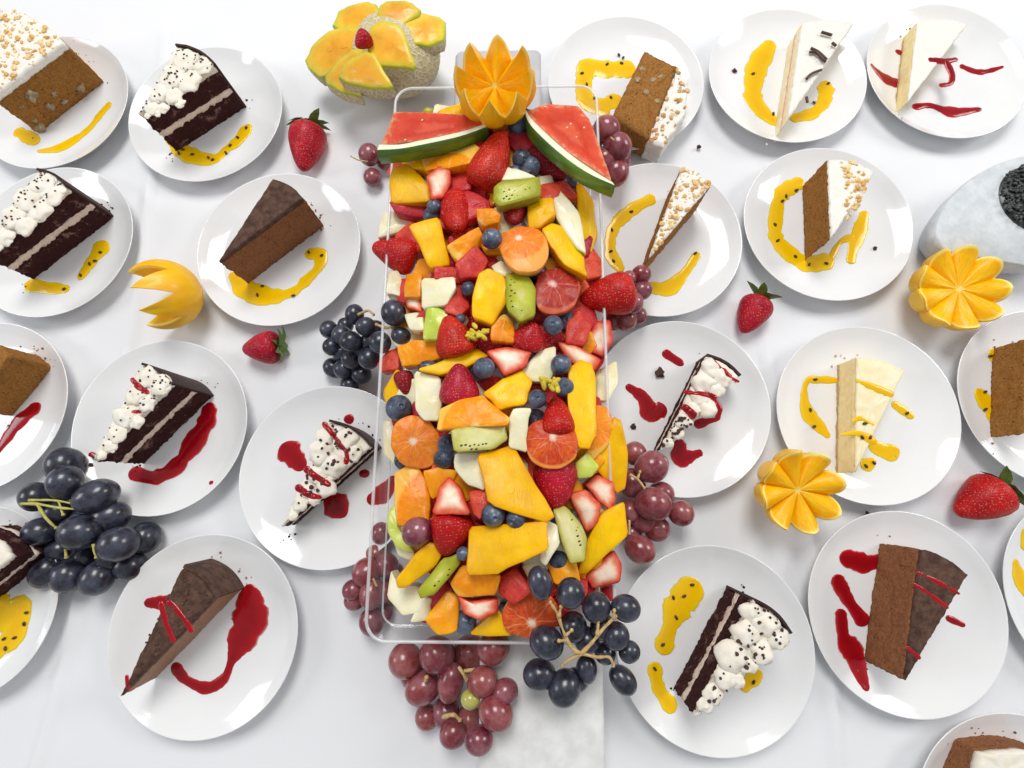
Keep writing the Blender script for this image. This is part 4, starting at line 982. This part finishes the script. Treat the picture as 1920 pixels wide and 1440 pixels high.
for i, (kind, lvl, spec, kw) in enumerate(HEAP):
    cx, cy = cents[i]; z = zheap(cx, cy) + (lvl - 2) * .0055
    noun, oname, cat = NOUN[kind]
    rnd = random.Random(i * 7 + 1)
    if kind == 'blueberry': o = blueberry(*spec, z - .004, i)
    elif kind == 'grape':
        p = W(spec[0], spec[1], z - .004); r = spec[2] * mpp(p)
        o = link('grape', *ellipsoid(p, (.8, .35, .2), r * 1.02, r * .95), M['red_grape'])
    elif kind == 'straw':
        o = strawberry(*spec, z - .010, kw.get('mat', 'straw'), False, None, i, kw.get('dz', rnd.uniform(-.006, .006)), flat=.9)
    else:
        mat = kw.get('mat', MATN[kind]); mats = M[mat]
        if kind in SIDE and SIDE[kind] != mat: mats = [M[mat], M[SIDE[kind]]]
        if kw.get('skin'): mats = M['apple_skin']
        sl = (rnd.uniform(-.28, .28), rnd.uniform(-.30, .12))
        th = {'strawcut': .015, 'blood': .014, 'kiwi': .013, 'pear': .012}.get(kind, .019)
        if kw.get('seeds'):
            ce = W(cx, cy, z); e = empty(oname, Vector((ce.x, ce.y, z - th)))
            chunk('flesh', spec[0], z, th, mats, e, sl, seed=i)
            mb = MB()
            c3 = W(cx, cy, z)
            for j, (a, b2) in enumerate(kw['seeds']):
                q = W(a, b2, z)
                for _ in range(3): q = W(a, b2, z + sl[0] * (q.x - c3.x) + sl[1] * (q.y - c3.y) + .0004)
                mb.add(ellipsoid(q, (1, .4, .1), .0011, .0007, 6, 5))
            link('seeds', mb.v, mb.f, M['seed'], e)['kind'] = 'stuff'
            o = e
        else:
            o = chunk(oname, spec[0], z, th, mats, None, sl, kw.get('ctr'), kw.get('rad'), seed=i, dome=.003 if kind == 'blood' else .0012, round_=kind == 'blood', k=.24 if kind == 'blood' else .09)
    near = sorted((j for j in range(len(HEAP)) if j != i), key=lambda j: (cents[j][0] - cx) ** 2 + (cents[j][1] - cy) ** 2)
    for nn in ((0, 1), (0, 2), (1, 2), (0, 3), (0, 1, 2), (0, 1, 3), (1, 2, 3), (0, 4), (1, 4), (0, 1, 4), (0, 2, 5)):
        ks = [SHORT[HEAP[near[q]][0]] for q in nn]
        if len(set(ks)) == 1: txt = 'two ' + ks[0] + ' pieces'
        elif len(nn) == 2: txt = f'{ks[0]} and {ks[1]}'
        else: txt = f'{ks[0]}, {ks[1]} and {ks[2]}'
        lab = f'{noun} in the tray next to {txt}'
        if lab not in used: break
    used.add(lab)
    tag(o, lab, cat, f'{SHORT[kind]} pieces heaped in the tray')

# fruit lower in the heap, showing in the gaps
zone = [Vector(p) for p in ((770, 222), (1070, 222), (1100, 430), (1112, 620), (1130, 900), (1135, 1060), (1020, 1170), (800, 1150), (755, 1020), (745, 700), (745, 450))]
LOWK = [('watermelon_chunk', 'watermelon', 'watermelon'), ('mango_chunk', 'mango', 'peach'), ('watermelon_chunk', 'watermelon', 'watermelon'), ('strawberry_half', 'strawberry', 'straw'), ('blueberry', 'blueberry', None), ('melon_chunk', 'melon', 'melon'), ('strawberry_half', 'strawberry', 'straw')]
rnd = random.Random(5); cnt = 0
for layer, drop in ((0, .013),):
    for gy in range(226, 1190, 46):
        for gx in range(750, 1150, 50):
            x = gx + rnd.uniform(-14, 14) + (25 if (gy // 46) % 2 else 0); y = gy + rnd.uniform(-14, 14)
            if not inside(Vector((x, y)), zone): continue
            z = zheap(x, y) - drop - rnd.uniform(0, .005)
            if z < ZF + .014: continue
            nm, cat, mat = LOWK[rnd.randrange(len(LOWK))]; cnt += 1
            if mat is None: o = blueberry(x, y, 20, z, cnt)
            else:
                k = rnd.randint(5, 7); a0 = rnd.random() * 6
                poly = [(x + rnd.uniform(26, 38) * math.cos(a0 + 6.283 * j / k), y + rnd.uniform(26, 38) * math.sin(a0 + 6.283 * j / k)) for j in range(k)]
                o = chunk(nm, poly, z, .026, M[mat], None, (rnd.uniform(-.3, .3), rnd.uniform(-.3, .3)), seed=cnt)
            near = sorted(range(len(HEAP)), key=lambda j: (cents[j][0] - x) ** 2 + (cents[j][1] - y) ** 2)
            for n1, n2 in ((0, 1), (0, 2), (1, 2), (0, 3), (1, 3), (2, 3), (0, 4), (1, 4), (2, 4), (3, 4), (0, 5), (1, 5), (2, 5), (0, 6), (1, 6)):
                ks = (SHORT[HEAP[near[n1]][0]], SHORT[HEAP[near[n2]][0]])
                lab = f'{cat} piece half buried under ' + (f'two {ks[0]} pieces' if ks[0] == ks[1] else f'{ks[0]} and {ks[1]}')
                if lab not in used: break
            used.add(lab)
            tag(o, lab, cat, f'buried {cat} pieces in the tray')

# watermelon slices at the far end of the heap
def melon_slice(label, flesh, rind, z, sl, spots, th=.017):
    c0 = (sum(p[0] for p in flesh) / len(flesh), sum(p[1] for p in flesh) / len(flesh)); c = W(*c0, z)
    e = empty('watermelon_slice', Vector((c.x, c.y, z - th)))
    chunk('flesh', flesh, z, th, M['slice_red'], e, sl, k=.05, shrink=.99, dome=.0004, bev=.0008, grow=1.0)
    # rind: same plane as the flesh
    c1 = (sum(p[0] for p in rind) / len(rind), sum(p[1] for p in rind) / len(rind)); q = W(*c1, z)
    for _ in range(3): q = W(*c1, z + sl[0] * (q.x - c.x) + sl[1] * (q.y - c.y))
    mb_v = []
    def lift(px, py):
        q = W(px, py, z)
        for _ in range(3): q = W(px, py, z + sl[0] * (q.x - c.x) + sl[1] * (q.y - c.y))
        return q
    n = len(rind) // 2; inn, out = rind[:n], rind[n:][::-1]
    inn = [lift(*p) for p in catmull(inn, 5)]; out = [lift(*p) for p in catmull(out, 5)]
    v, f, mi = [], [], []
    for a, b2 in zip(inn, out):
        m1 = a + (b2 - a) * .8
        v += [a + Vector((0, 0, -th)), a, m1 + Vector((0, 0, .0003)), b2 + Vector((0, 0, -.0012)), b2 + (b2 - a) * .25 + Vector((0, 0, -th * .5)), b2 + Vector((0, 0, -th))]
    K = 6
    for i in range(len(inn) - 1):
        for k in range(K):
            a = i * K + k; b2 = i * K + (k + 1) % K; f.append([a, b2, b2 + K, a + K]); mi.append(0 if k in (0, 1, 5) else 1)
    f += [list(range(K)), [len(v) - 1 - k for k in range(K)]]; mi += [0, 0]
    link('rind', v, f, [M['rind_white'], M['rind_green']], e, midx=mi, sharp=50)
    mb = MB()
    for i, (a, b2) in enumerate(spots): mb.add(ellipsoid(lift(a, b2) + Vector((0, 0, .0004)), (1, .5, 0), .0011, .0007, 8, 6))
    link('pale_seeds', mb.v, mb.f, M['rind_white'], e)['kind'] = 'stuff'
    tag(e, label, 'watermelon', 'watermelon slices topping the tray')
melon_slice('flat watermelon slice with green rind beside the red grape pair and mango', [(712, 272), (740, 208), (868, 213), (910, 233), (860, 249), (790, 264)],
    [(711, 271), (750, 271), (790, 263), (860, 248), (911, 232), (914, 239), (862, 258), (790, 274), (750, 281), (706, 284)], .112, (0.05, -.10), [(792, 226), (760, 263)])
melon_slice('steep watermelon slice with pale seeds beside the red grapes and carrot cake', [(988, 208), (1025, 193), (1084, 198), (1106, 226), (1138, 308), (1148, 341), (1060, 281), (1002, 228)],
    [(987, 207), (1002, 229), (1060, 282), (1110, 318), (1149, 342), (1153, 349), (1100, 326), (1050, 291), (996, 240), (984, 211)], .114, (-.10, -.16), [(1022, 201), (1070, 233), (1063, 240), (1095, 240), (1080, 258)])

# yellow blossoms tucked into the fruit
def blossom(label, px, py, z, seed, n=12, spread=15):
    rnd = random.Random(seed); c = W(px, py, z); e = empty('yellow_blossom', c - Vector((0, 0, .004)))
    for i in range(n):
        p = W(px + rnd.uniform(-spread, spread), py + rnd.uniform(-spread * .6, spread * .6), z); t = rnd.random() * 6; d = Vector((math.cos(t), math.sin(t), .6)).normalized()
        v, f = ellipsoid(p, d, .0042, .0020, 8, 6); link('petal', v, f, M['blossom'], e)
    link('stalk', *tube([c - Vector((0, 0, .006)), c + Vector((0, 0, .001))], .0012, 6), M['stem_green'], e)
    tag(e, label, 'flower')
blossom('yellow-green blossom between the big mango chunk and strawberry in the tray', 898, 622, .108, 3, 12, 20)
blossom('bright yellow blossom among the blueberries in the tray', 1030, 722, .117, 4, 12, 18)

# ------------------------------------------------------------------ carved oranges
def carved_orange(label, px, py, z, R, axis, A=.42, phi0=.12, npet=8, rot=0.0, depth=-.12, splay=.12, notch=0.0, base=None):
    o = W(px, py, z); ax = Vector(axis).normalized(); e1 = ax.orthogonal().normalized(); e2 = ax.cross(e1)
    S = npet * 14; nr = 9; no = 8; v, f, mi, uv = [], [], [], []
    def pt(r, t, h): return o + (e1 * math.cos(t) + e2 * math.sin(t)) * r + ax * h
    def rimp(t):
        x = (t * npet / (2 * math.pi)) % 1.0; tri = 1 - abs(2 * x - 1) * 2      # +1 at a petal tip
        tri = math.copysign(abs(tri) ** .9, tri)
        ph = phi0 + A * tri
        k = 1 + splay * (tri + 1) / 2
        if notch:
            q = abs(2 * x - 1); tri = 1 - 2 * q ** 1.6; ph = phi0 + A * tri
            return R * (1.05 - notch * q ** 3.5), R * math.sin(ph), tri
        return R * math.cos(ph) * k, R * math.sin(ph), tri
    v.append(pt(0, 0, R * depth)); uv.append([0, 0])
    for j in range(1, nr + 1):
        u = j / nr
        for i in range(S):
            t = 2 * math.pi * i / S + rot; r, h, tri = rimp(t - rot)
            hh = R * depth + (h - R * depth) * u - R * .07 * math.sin(math.pi * u) * max(0, tri) 
            v.append(pt(r * u * (.97 if j == nr else 1), t, hh)); uv.append([u * math.cos(t), u * math.sin(t)])
    for j in range(1, no + 1):
        u = j / no
        for i in range(S):
            t = 2 * math.pi * i / S + rot; r, h, tri = rimp(t - rot)
            ph0 = math.atan2(h, r); ph = ph0 + (-1.45 - ph0) * (u ** .9); rr = math.hypot(r, h) * (1 - u) + R * u
            if j == 1: ph = ph0 - .03
            v.append(pt(rr * math.cos(ph), t, rr * math.sin(ph))); uv.append([1, 0])
    v.append(pt(0, 0, -R)); uv.append([1, 0])
    for i in range(S): f.append([0, 1 + i, 1 + (i + 1) % S]); mi.append(0)
    rows = nr + no
    for j in range(rows - 1):
        for i in range(S):
            a = 1 + j * S + i; b2 = 1 + j * S + (i + 1) % S; f.append([a, a + S, b2 + S, b2]); mi.append(0 if j < nr else 1)
    for i in range(S): f.append([1 + (rows - 1) * S + i, len(v) - 1, 1 + (rows - 1) * S + (i + 1) % S]); mi.append(1)
    lo = min(q.z for q in v)
    if base is not None:
        v = [q + Vector((0, 0, base - lo)) for q in v]
    ob = link('carved_orange', v, f, [M['flower_flesh'], M['orange_rind']], midx=mi, uv=uv, sharp=38)
    tag(ob, label, 'orange', 'carved orange flowers'); return ob
carved_orange('orange carved into a deep flower crowning the tray fruit', 928, 158, .128, .0315, (-.02, -.02, 1), A=.38, phi0=.26, splay=.24, depth=-.05, rot=.2)
carved_orange('carved orange half on its side forming a toothed crescent', 312, 555, .030, .0335, (-1, -.28, .42), A=.52, phi0=.16, splay=.05, depth=-.4, rot=.35, base=-.0005)
carved_orange('carved orange flower beside the pale stone dish', 1792, 545, .032, .0385, (-.08, -.12, 1), A=.15, phi0=.05, splay=.12, notch=.15, npet=9, depth=-.06, rot=.1, base=-.0005)
carved_orange('carved orange flower resting against the striped cheesecake plate', 1500, 920, .044, .0345, (.02, -.22, 1), A=.22, phi0=.06, splay=.14, notch=.2, npet=8, depth=-.08, rot=.5)

# ------------------------------------------------------------------ strawberries on the cloth
strawberry((568, 320), (580, 238), 68, .0135, 'straw', True, 'whole strawberry with tall leaves beside the cantaloupe', 11)
strawberry((455, 655), (522, 650), 62, .0125, 'straw', True, 'whole strawberry by the small black grape bunch', 12)
strawberry((1392, 624), (1425, 562), 62, .0125, 'straw', True, 'whole strawberry between the two nut cake plates and cheesecake', 13)
strawberry((1795, 962), (1875, 918), 84, .0150, 'straw', True, 'large bright strawberry beside the plate with only yellow sauce', 14)

# ------------------------------------------------------------------ cantaloupe
mc = W(742, 103, .036)
e = empty('cantaloupe', Vector((mc.x, mc.y, 0)))
v, f = lathe([(.0475 * math.sin(math.pi * i / 22), -.036 * math.cos(math.pi * i / 22)) for i in range(23)], 40, Vector(mc), (.15, .2, 1))
v = [q + (q - mc) * (.03 * nz(q, 30, 2) + .012 * nz(q, 120, 4)) for q in v]
link('melon_body', v, f, M['netted'], e)
for i, (poly, z, sl) in enumerate([([(572, 118), (588, 82), (625, 52), (700, 52), (694, 90), (640, 112), (608, 146)], .052, (.35, .2)),
                                   ([(606, 150), (636, 112), (668, 88), (692, 98), (645, 132), (650, 158), (684, 180), (640, 170)], .058, (.4, .1)),
                                   ([(633, 142), (650, 114), (694, 92), (722, 138), (736, 164), (692, 164), (652, 154)], .075, (.3, .3)),
                                   ([(690, 56), (712, 36), (752, 48), (766, 90), (780, 128), (738, 122), (691, 121)], .078, (.1, .3)), ([(750, 48), (782, 22), (832, 34), (834, 70), (806, 84), (772, 80)], .064, (-.2, .1)), ([(622, 52), (640, 14), (700, 0), (716, 28), (694, 58)], .060, (.2, .1)), ([(706, 36), (714, 2), (768, 0), (790, 22), (752, 50)], .070, (0, .1))]):
    w_ = chunk('carved_petal', poly, z, .016, [M['cantaloupe'], M['netted']], e, sl, k=.2, seed=i, shrink=.93, bev=.0018)
tag(e, 'cantaloupe carved into orange petals with netted rind', 'melon')
strawberry((668, 88), (690, 66), 34, .082, 'straw', False, 'small red berry tucked in the carved cantaloupe', 21)

# ------------------------------------------------------------------ pale stone dish with black granules
pz = .035
op = [(1752, 442), (1760, 405), (1790, 362), (1840, 322), (1900, 296), (1960, 290), (2030, 320), (2050, 400), (2030, 470), (1960, 500), (1900, 494), (1830, 482), (1775, 470)]
P3 = [W(*p, pz) for p in catmull(op + op[:1], 4)[:-1]]; c = sum(P3, Vector()) / len(P3)
rr = [[Vector((c.x + (p.x - c.x) * s, c.y + (p.y - c.y) * s, z)) for p in P3] for s, z in ((.80, -.0005), (.88, .004), (.97, .018), (1, .030), (.992, .034), (.97, .0352))]
v, f = rings_mesh(rr)
e = empty('stone_dish', Vector((c.x, c.y, 0)))
link('body', v, f, M['pale_stone'], e, sharp=60)
gc = W(1944, 374, pz); gr = 72 * mpp(gc)
v, f = lathe([(0, pz + .0035), (gr * .9, pz + .0030), (gr, pz - .001)], 40, Vector((gc.x, gc.y, 0))); link('granule_bed', v, [q[::-1] for q in f], M['granule'], e)
tag(e, 'pale smooth stone dish beside the carved orange flower', 'stone dish')
mb = MB(); rnd = random.Random(3)
for i in range(420):
    a = rnd.random() * 6.283; r = gr * .98 * math.sqrt(rnd.random()); mb.add(lump((gc.x + r * math.cos(a), gc.y + r * math.sin(a), pz + .004 + .001 * rnd.random()), rnd.uniform(.0012, .0022), i, 1, .3, .8))
o = link('black_granules', mb.v, mb.f, M['granule']); tag(o, 'speckled black granules heaped on the pale stone dish', 'granules', kind='stuff')

# ------------------------------------------------------------------ grapes
def bunch(name, label, mat, grapes, z0, stems=(), smat='stem_tan', extra=None, sr=.0016):
    """grapes: (px,py,radius px,level[,elongation,angle deg]); stems: polylines of (px,py,level)"""
    c = W(grapes[0][0], grapes[0][1], z0); e = empty(name, Vector((c.x, c.y, z0)))
    rnd = random.Random(len(grapes))
    for i, g in enumerate(grapes):
        px, py, rp, lv = g[:4]; el = g[4] if len(g) > 4 else rnd.uniform(1.0, 1.12); an = math.radians(g[5] if len(g) > 5 else rnd.uniform(0, 180))
        z = z0 + .011 + lv * .0115
        if len(g) > 6: z = g[6]
        p = W(px, py, z); r = rp * mpp(p)
        if len(g) <= 6 and lv == 0: z = z0 + r * .98; p = W(px, py, z)
        ax = (_r * math.cos(an) + _u * math.sin(an)); ax.z = rnd.uniform(-.25, .25)
        v, f = ellipsoid(p, ax, r * el, r / math.sqrt(el) if el > 1.15 else r, 24, 16)
        v = [q + (q - p) * (.05 * nz(q, 55, i) + .012 * nz(q, 200, i)) for q in v]
        link('grape', v, f, M[(extra or {}).get(i, mat)], e)
    for s in stems:
        pts = [W(a, b2, z0 + .011 + lv * .0115) for a, b2, lv in catmull(s, 4)]
        n = len(pts); link('stem', *tube(pts, [sr * (1.0 - .35 * k / n) * (1 + .6 * nz(q, 300, 1)) for k, q in enumerate(pts)], 7), M[smat], e)
        mb = MB().add(lump(pts[-1], sr * 1.25, 3, 1, .3)); link('stem_end', mb.v, mb.f, M[smat], e)
    tag(e, label, 'grapes', 'grape bunches'); return e
bunch('grape_bunch', 'black grape bunch on the cloth by the red sauce curl plate', 'black_grape',
    [(68, 1000 - 68, 27, 1), (75, 997, 26, 1, 1.12, 10), (88, 1072, 27, 0, 1.15, 60), (208, 968, 29, 1, 1.15, 20), (272, 1008, 27, 0), (242, 1060, 28, 0), (127, 1080, 28, 1, 1.12, 100), (182, 1084, 29, 1, 1.1, 80),
     (112, 1030, 22, 0), (160, 1048, 22, 0), (110, 960, 24, 0), (160, 975, 24, 0), (222, 1020, 33, 2, 1.1, 15), (150, 997, 34, 2, 1.15, 5), (180, 930, 33, 2, 1.2, 30), (123, 905, 30, 2, 1.1, 85), (122, 872, 32, 1), (205, 1045, 22, 1)],
    -.0005, [[(40, 945, 2), (70, 945, 2.4), (110, 952, 2.7), (150, 955, 2.7)], [(70, 945, 2.4), (85, 970, 2.6), (105, 990, 2.2)], [(110, 940, 2.6), (118, 965, 2.6)], [(55, 938, 2.2), (100, 938, 2.6), (140, 945, 2.7)], [(122, 1020, 2.3), (124, 1045, 2.2)], [(175, 1020, 2.3), (180, 1045, 2.2)]], 'stem_green', sr=.0014)
bunch('grape_bunch', 'small round black grape bunch hanging over the tray edge', 'black_grape',
    [(617, 618, 17, 1), (640, 628, 18, 2), (665, 590, 18, 3), (686, 612, 18, 4), (658, 640, 20, 3.4), (622, 650, 17, 1.4), (625, 690, 18, 0), (645, 692, 18, 0.6), (655, 722, 17, 0), (678, 702, 18, .6), (660, 672, 20, 1.6), (692, 672, 20, 3), (705, 615, 15, 3.4), (712, 642, 21, 4.8), (752, 630, 17, 5.4), (738, 587, 23, 6), (648, 610, 15, 1), (695, 640, 18, 3.0), (680, 655, 18, 2), (640, 660, 17, .8), (672, 690, 16, .5)],
    -.0005, [[(672, 590, 4.2), (690, 582, 5), (700, 590, 5)], [(705, 608, 5.2), (725, 615, 5.6), (738, 612, 5.6)]], 'stem_tan', sr=.0013)
bunch('grape_bunch', 'large black grape bunch with tan stem over the tray end', 'black_grape',
    [(1075, 1175, 26, 3.0), (1118, 1138, 27, 4.0), (1100, 1200, 24, 2.4), (1130, 1175, 24, 2.8), (1013, 1093, 26, 5.4, 1.22, 105), (1070, 1112, 27, 5.0, 1.08, 60), (1173, 1140, 25, 4.2), (1025, 1205, 30, 3.2), (1155, 1192, 26, 3.2), (1180, 1222, 20, 2.4), (1012, 1265, 28, 1.4, 1.12, 0), (1100, 1255, 22, 1.4, 1.2, 90), (1058, 1290, 30, 1.6, 1.12, 70), (1168, 1275, 25, 1.4, 1.18, 130), (1080, 1275, 22, .9), (1135, 1225, 20, 1.8)],
    ZF, [[(1090, 1225, 4.0), (1072, 1215, 4.2), (1055, 1180, 4.6), (1045, 1150, 5.0), (1032, 1130, 5.4)], [(1048, 1155, 5), (1052, 1138, 5.2)], [(1090, 1225, 4), (1110, 1205, 4.2), (1130, 1180, 4.4), (1155, 1155, 4.6)], [(1120, 1192, 4.3), (1122, 1165, 4.5)], [(1150, 1160, 4.6), (1152, 1145, 4.8)], [(1090, 1225, 4), (1120, 1232, 3.8), (1142, 1232, 3.6), (1150, 1248, 3.2)], [(1090, 1225, 4), (1065, 1238, 3.8), (1055, 1248, 3.4)], [(1062, 1200, 4.4), (1048, 1202, 4.2)], [(1060, 1192, 4.5), (1072, 1182, 4.7)]], 'stem_tan', sr=.0014)
bunch('grape_bunch', 'red grape bunch with one green grape at the marble block', 'red_grape',
    [(775, 1265, 24, 0), (835, 1335, 26, 0), (880, 1350, 25, 0), (880, 1225, 32, 1), (925, 1215, 30, 1, 1.08, 30, ZF + .012), (760, 1238, 31, 1), (820, 1228, 33, 2), (793, 1290, 30, 1.2, 1.15, 40), (905, 1278, 27, 1.6, 1.08, 30, ZF + .012), (947, 1297, 24, .6, 1.08, 30, ZF + .012), (845, 1280, 28, 2.2, 1.3, 80), (930, 1336, 31, 1.4, 1.1, 140, ZF + .014), (882, 1311, 18, 2.6, 1.02, 0, ZF + .012), (850, 1375, 26, 1), (898, 1388, 26, .6, 1.05, 0, ZF + .011), (800, 1345, 22, 0)],
    -.0005, [[(860, 1250, 3.4), (868, 1262, 3.5), (875, 1275, 3.3)], [(870, 1258, 3.4), (895, 1255, 3.4), (915, 1250, 3)], [(830, 1345, 2.4), (850, 1340, 2.8), (862, 1350, 2.6)], [(800, 1268, 3), (798, 1275, 2.8)]], 'stem_tan', {12: 'green_grape'}, sr=.0016)
bunch('grape_bunch', 'red grape bunch between the tray side and thin dark slice plate', 'red_grape',
    [(1190, 850, 22, .4), (1185, 905, 26, .6), (1205, 975, 24, .3), (1232, 992, 23, 0), (1277, 962, 24, .6), (1200, 1030, 26, .4, 1.15, 150), (1240, 925, 22, 1), (1225, 945, 32, 1.6, 1.08, 160), (1222, 875, 30, 1.8, 1.1, 20), (1180, 960, 22, .5), (1185, 1000, 18, 0)],
    .010, [[(1180, 890, 2.4), (1195, 898, 2.6), (1208, 915, 2.8)], [(1195, 898, 2.6), (1200, 885, 2.6)], [(1180, 975, 2), (1180, 1000, 2)]], 'stem_tan', sr=.0013)
bunch('grape_bunch', 'pale red grapes peeking out beside the big strawberry', 'red_grape',
    [(1180, 522, 15, 2.4), (1202, 515, 18, 2.4), (1204, 545, 18, 2.2), (1186, 568, 21, 2.8), (1172, 598, 22, 1.4), (1195, 592, 18, 1.0), (1150, 600, 20, 1), (1165, 560, 20, 1.6)], .006, [[(1178, 560, 3.2), (1192, 545, 3.6)]], 'stem_tan', sr=.001)
bunch('grape_bunch', 'red grapes behind the steep watermelon slice', 'red_grape', [(1138, 241, 24, 3), (1118, 255, 20, 2.4), (1158, 276, 26, 2.6), (1155, 324, 24, 1.6, 1.15, 70), (1135, 300, 22, 2), (1165, 300, 18, 1.2)], .006, [[(1145, 258, 4), (1150, 262, 4)]], 'stem_tan', sr=.001)
bunch('grape_bunch', 'pair of red grapes by the flat watermelon slice', 'red_grape', [(692, 290, 20, .8), (699, 333, 17, 0), (722, 300, 18, 0)], -.0005, [[(690, 303, 1.4), (672, 300, 1.6), (658, 293, 1.8)]], 'stem_tan', sr=.0008)
bunch('grape_bunch', 'red grape cluster under the clear tray beside the thin cream slice', 'red_grape',
    [(715, 1000, 20, .2), (705, 1040, 20, 0), (688, 1074, 27, 1.0), (662, 1106, 19, .8), (664, 1126, 19, .3), (697, 1112, 25, 1.2, 1.2, 90), (697, 1165, 24, .4, 1.12, 90), (725, 1060, 22, .6), (722, 1110, 20, .3), (738, 1075, 20, 0), (720, 1150, 18, 0)], -.0005, [[(700, 1085, 2.4), (706, 1098, 2.6)]], 'stem_tan', sr=.001)
for o in bpy.data.objects:
    for k in ('_loc', 'zt'):
        if k in o: del o[k]
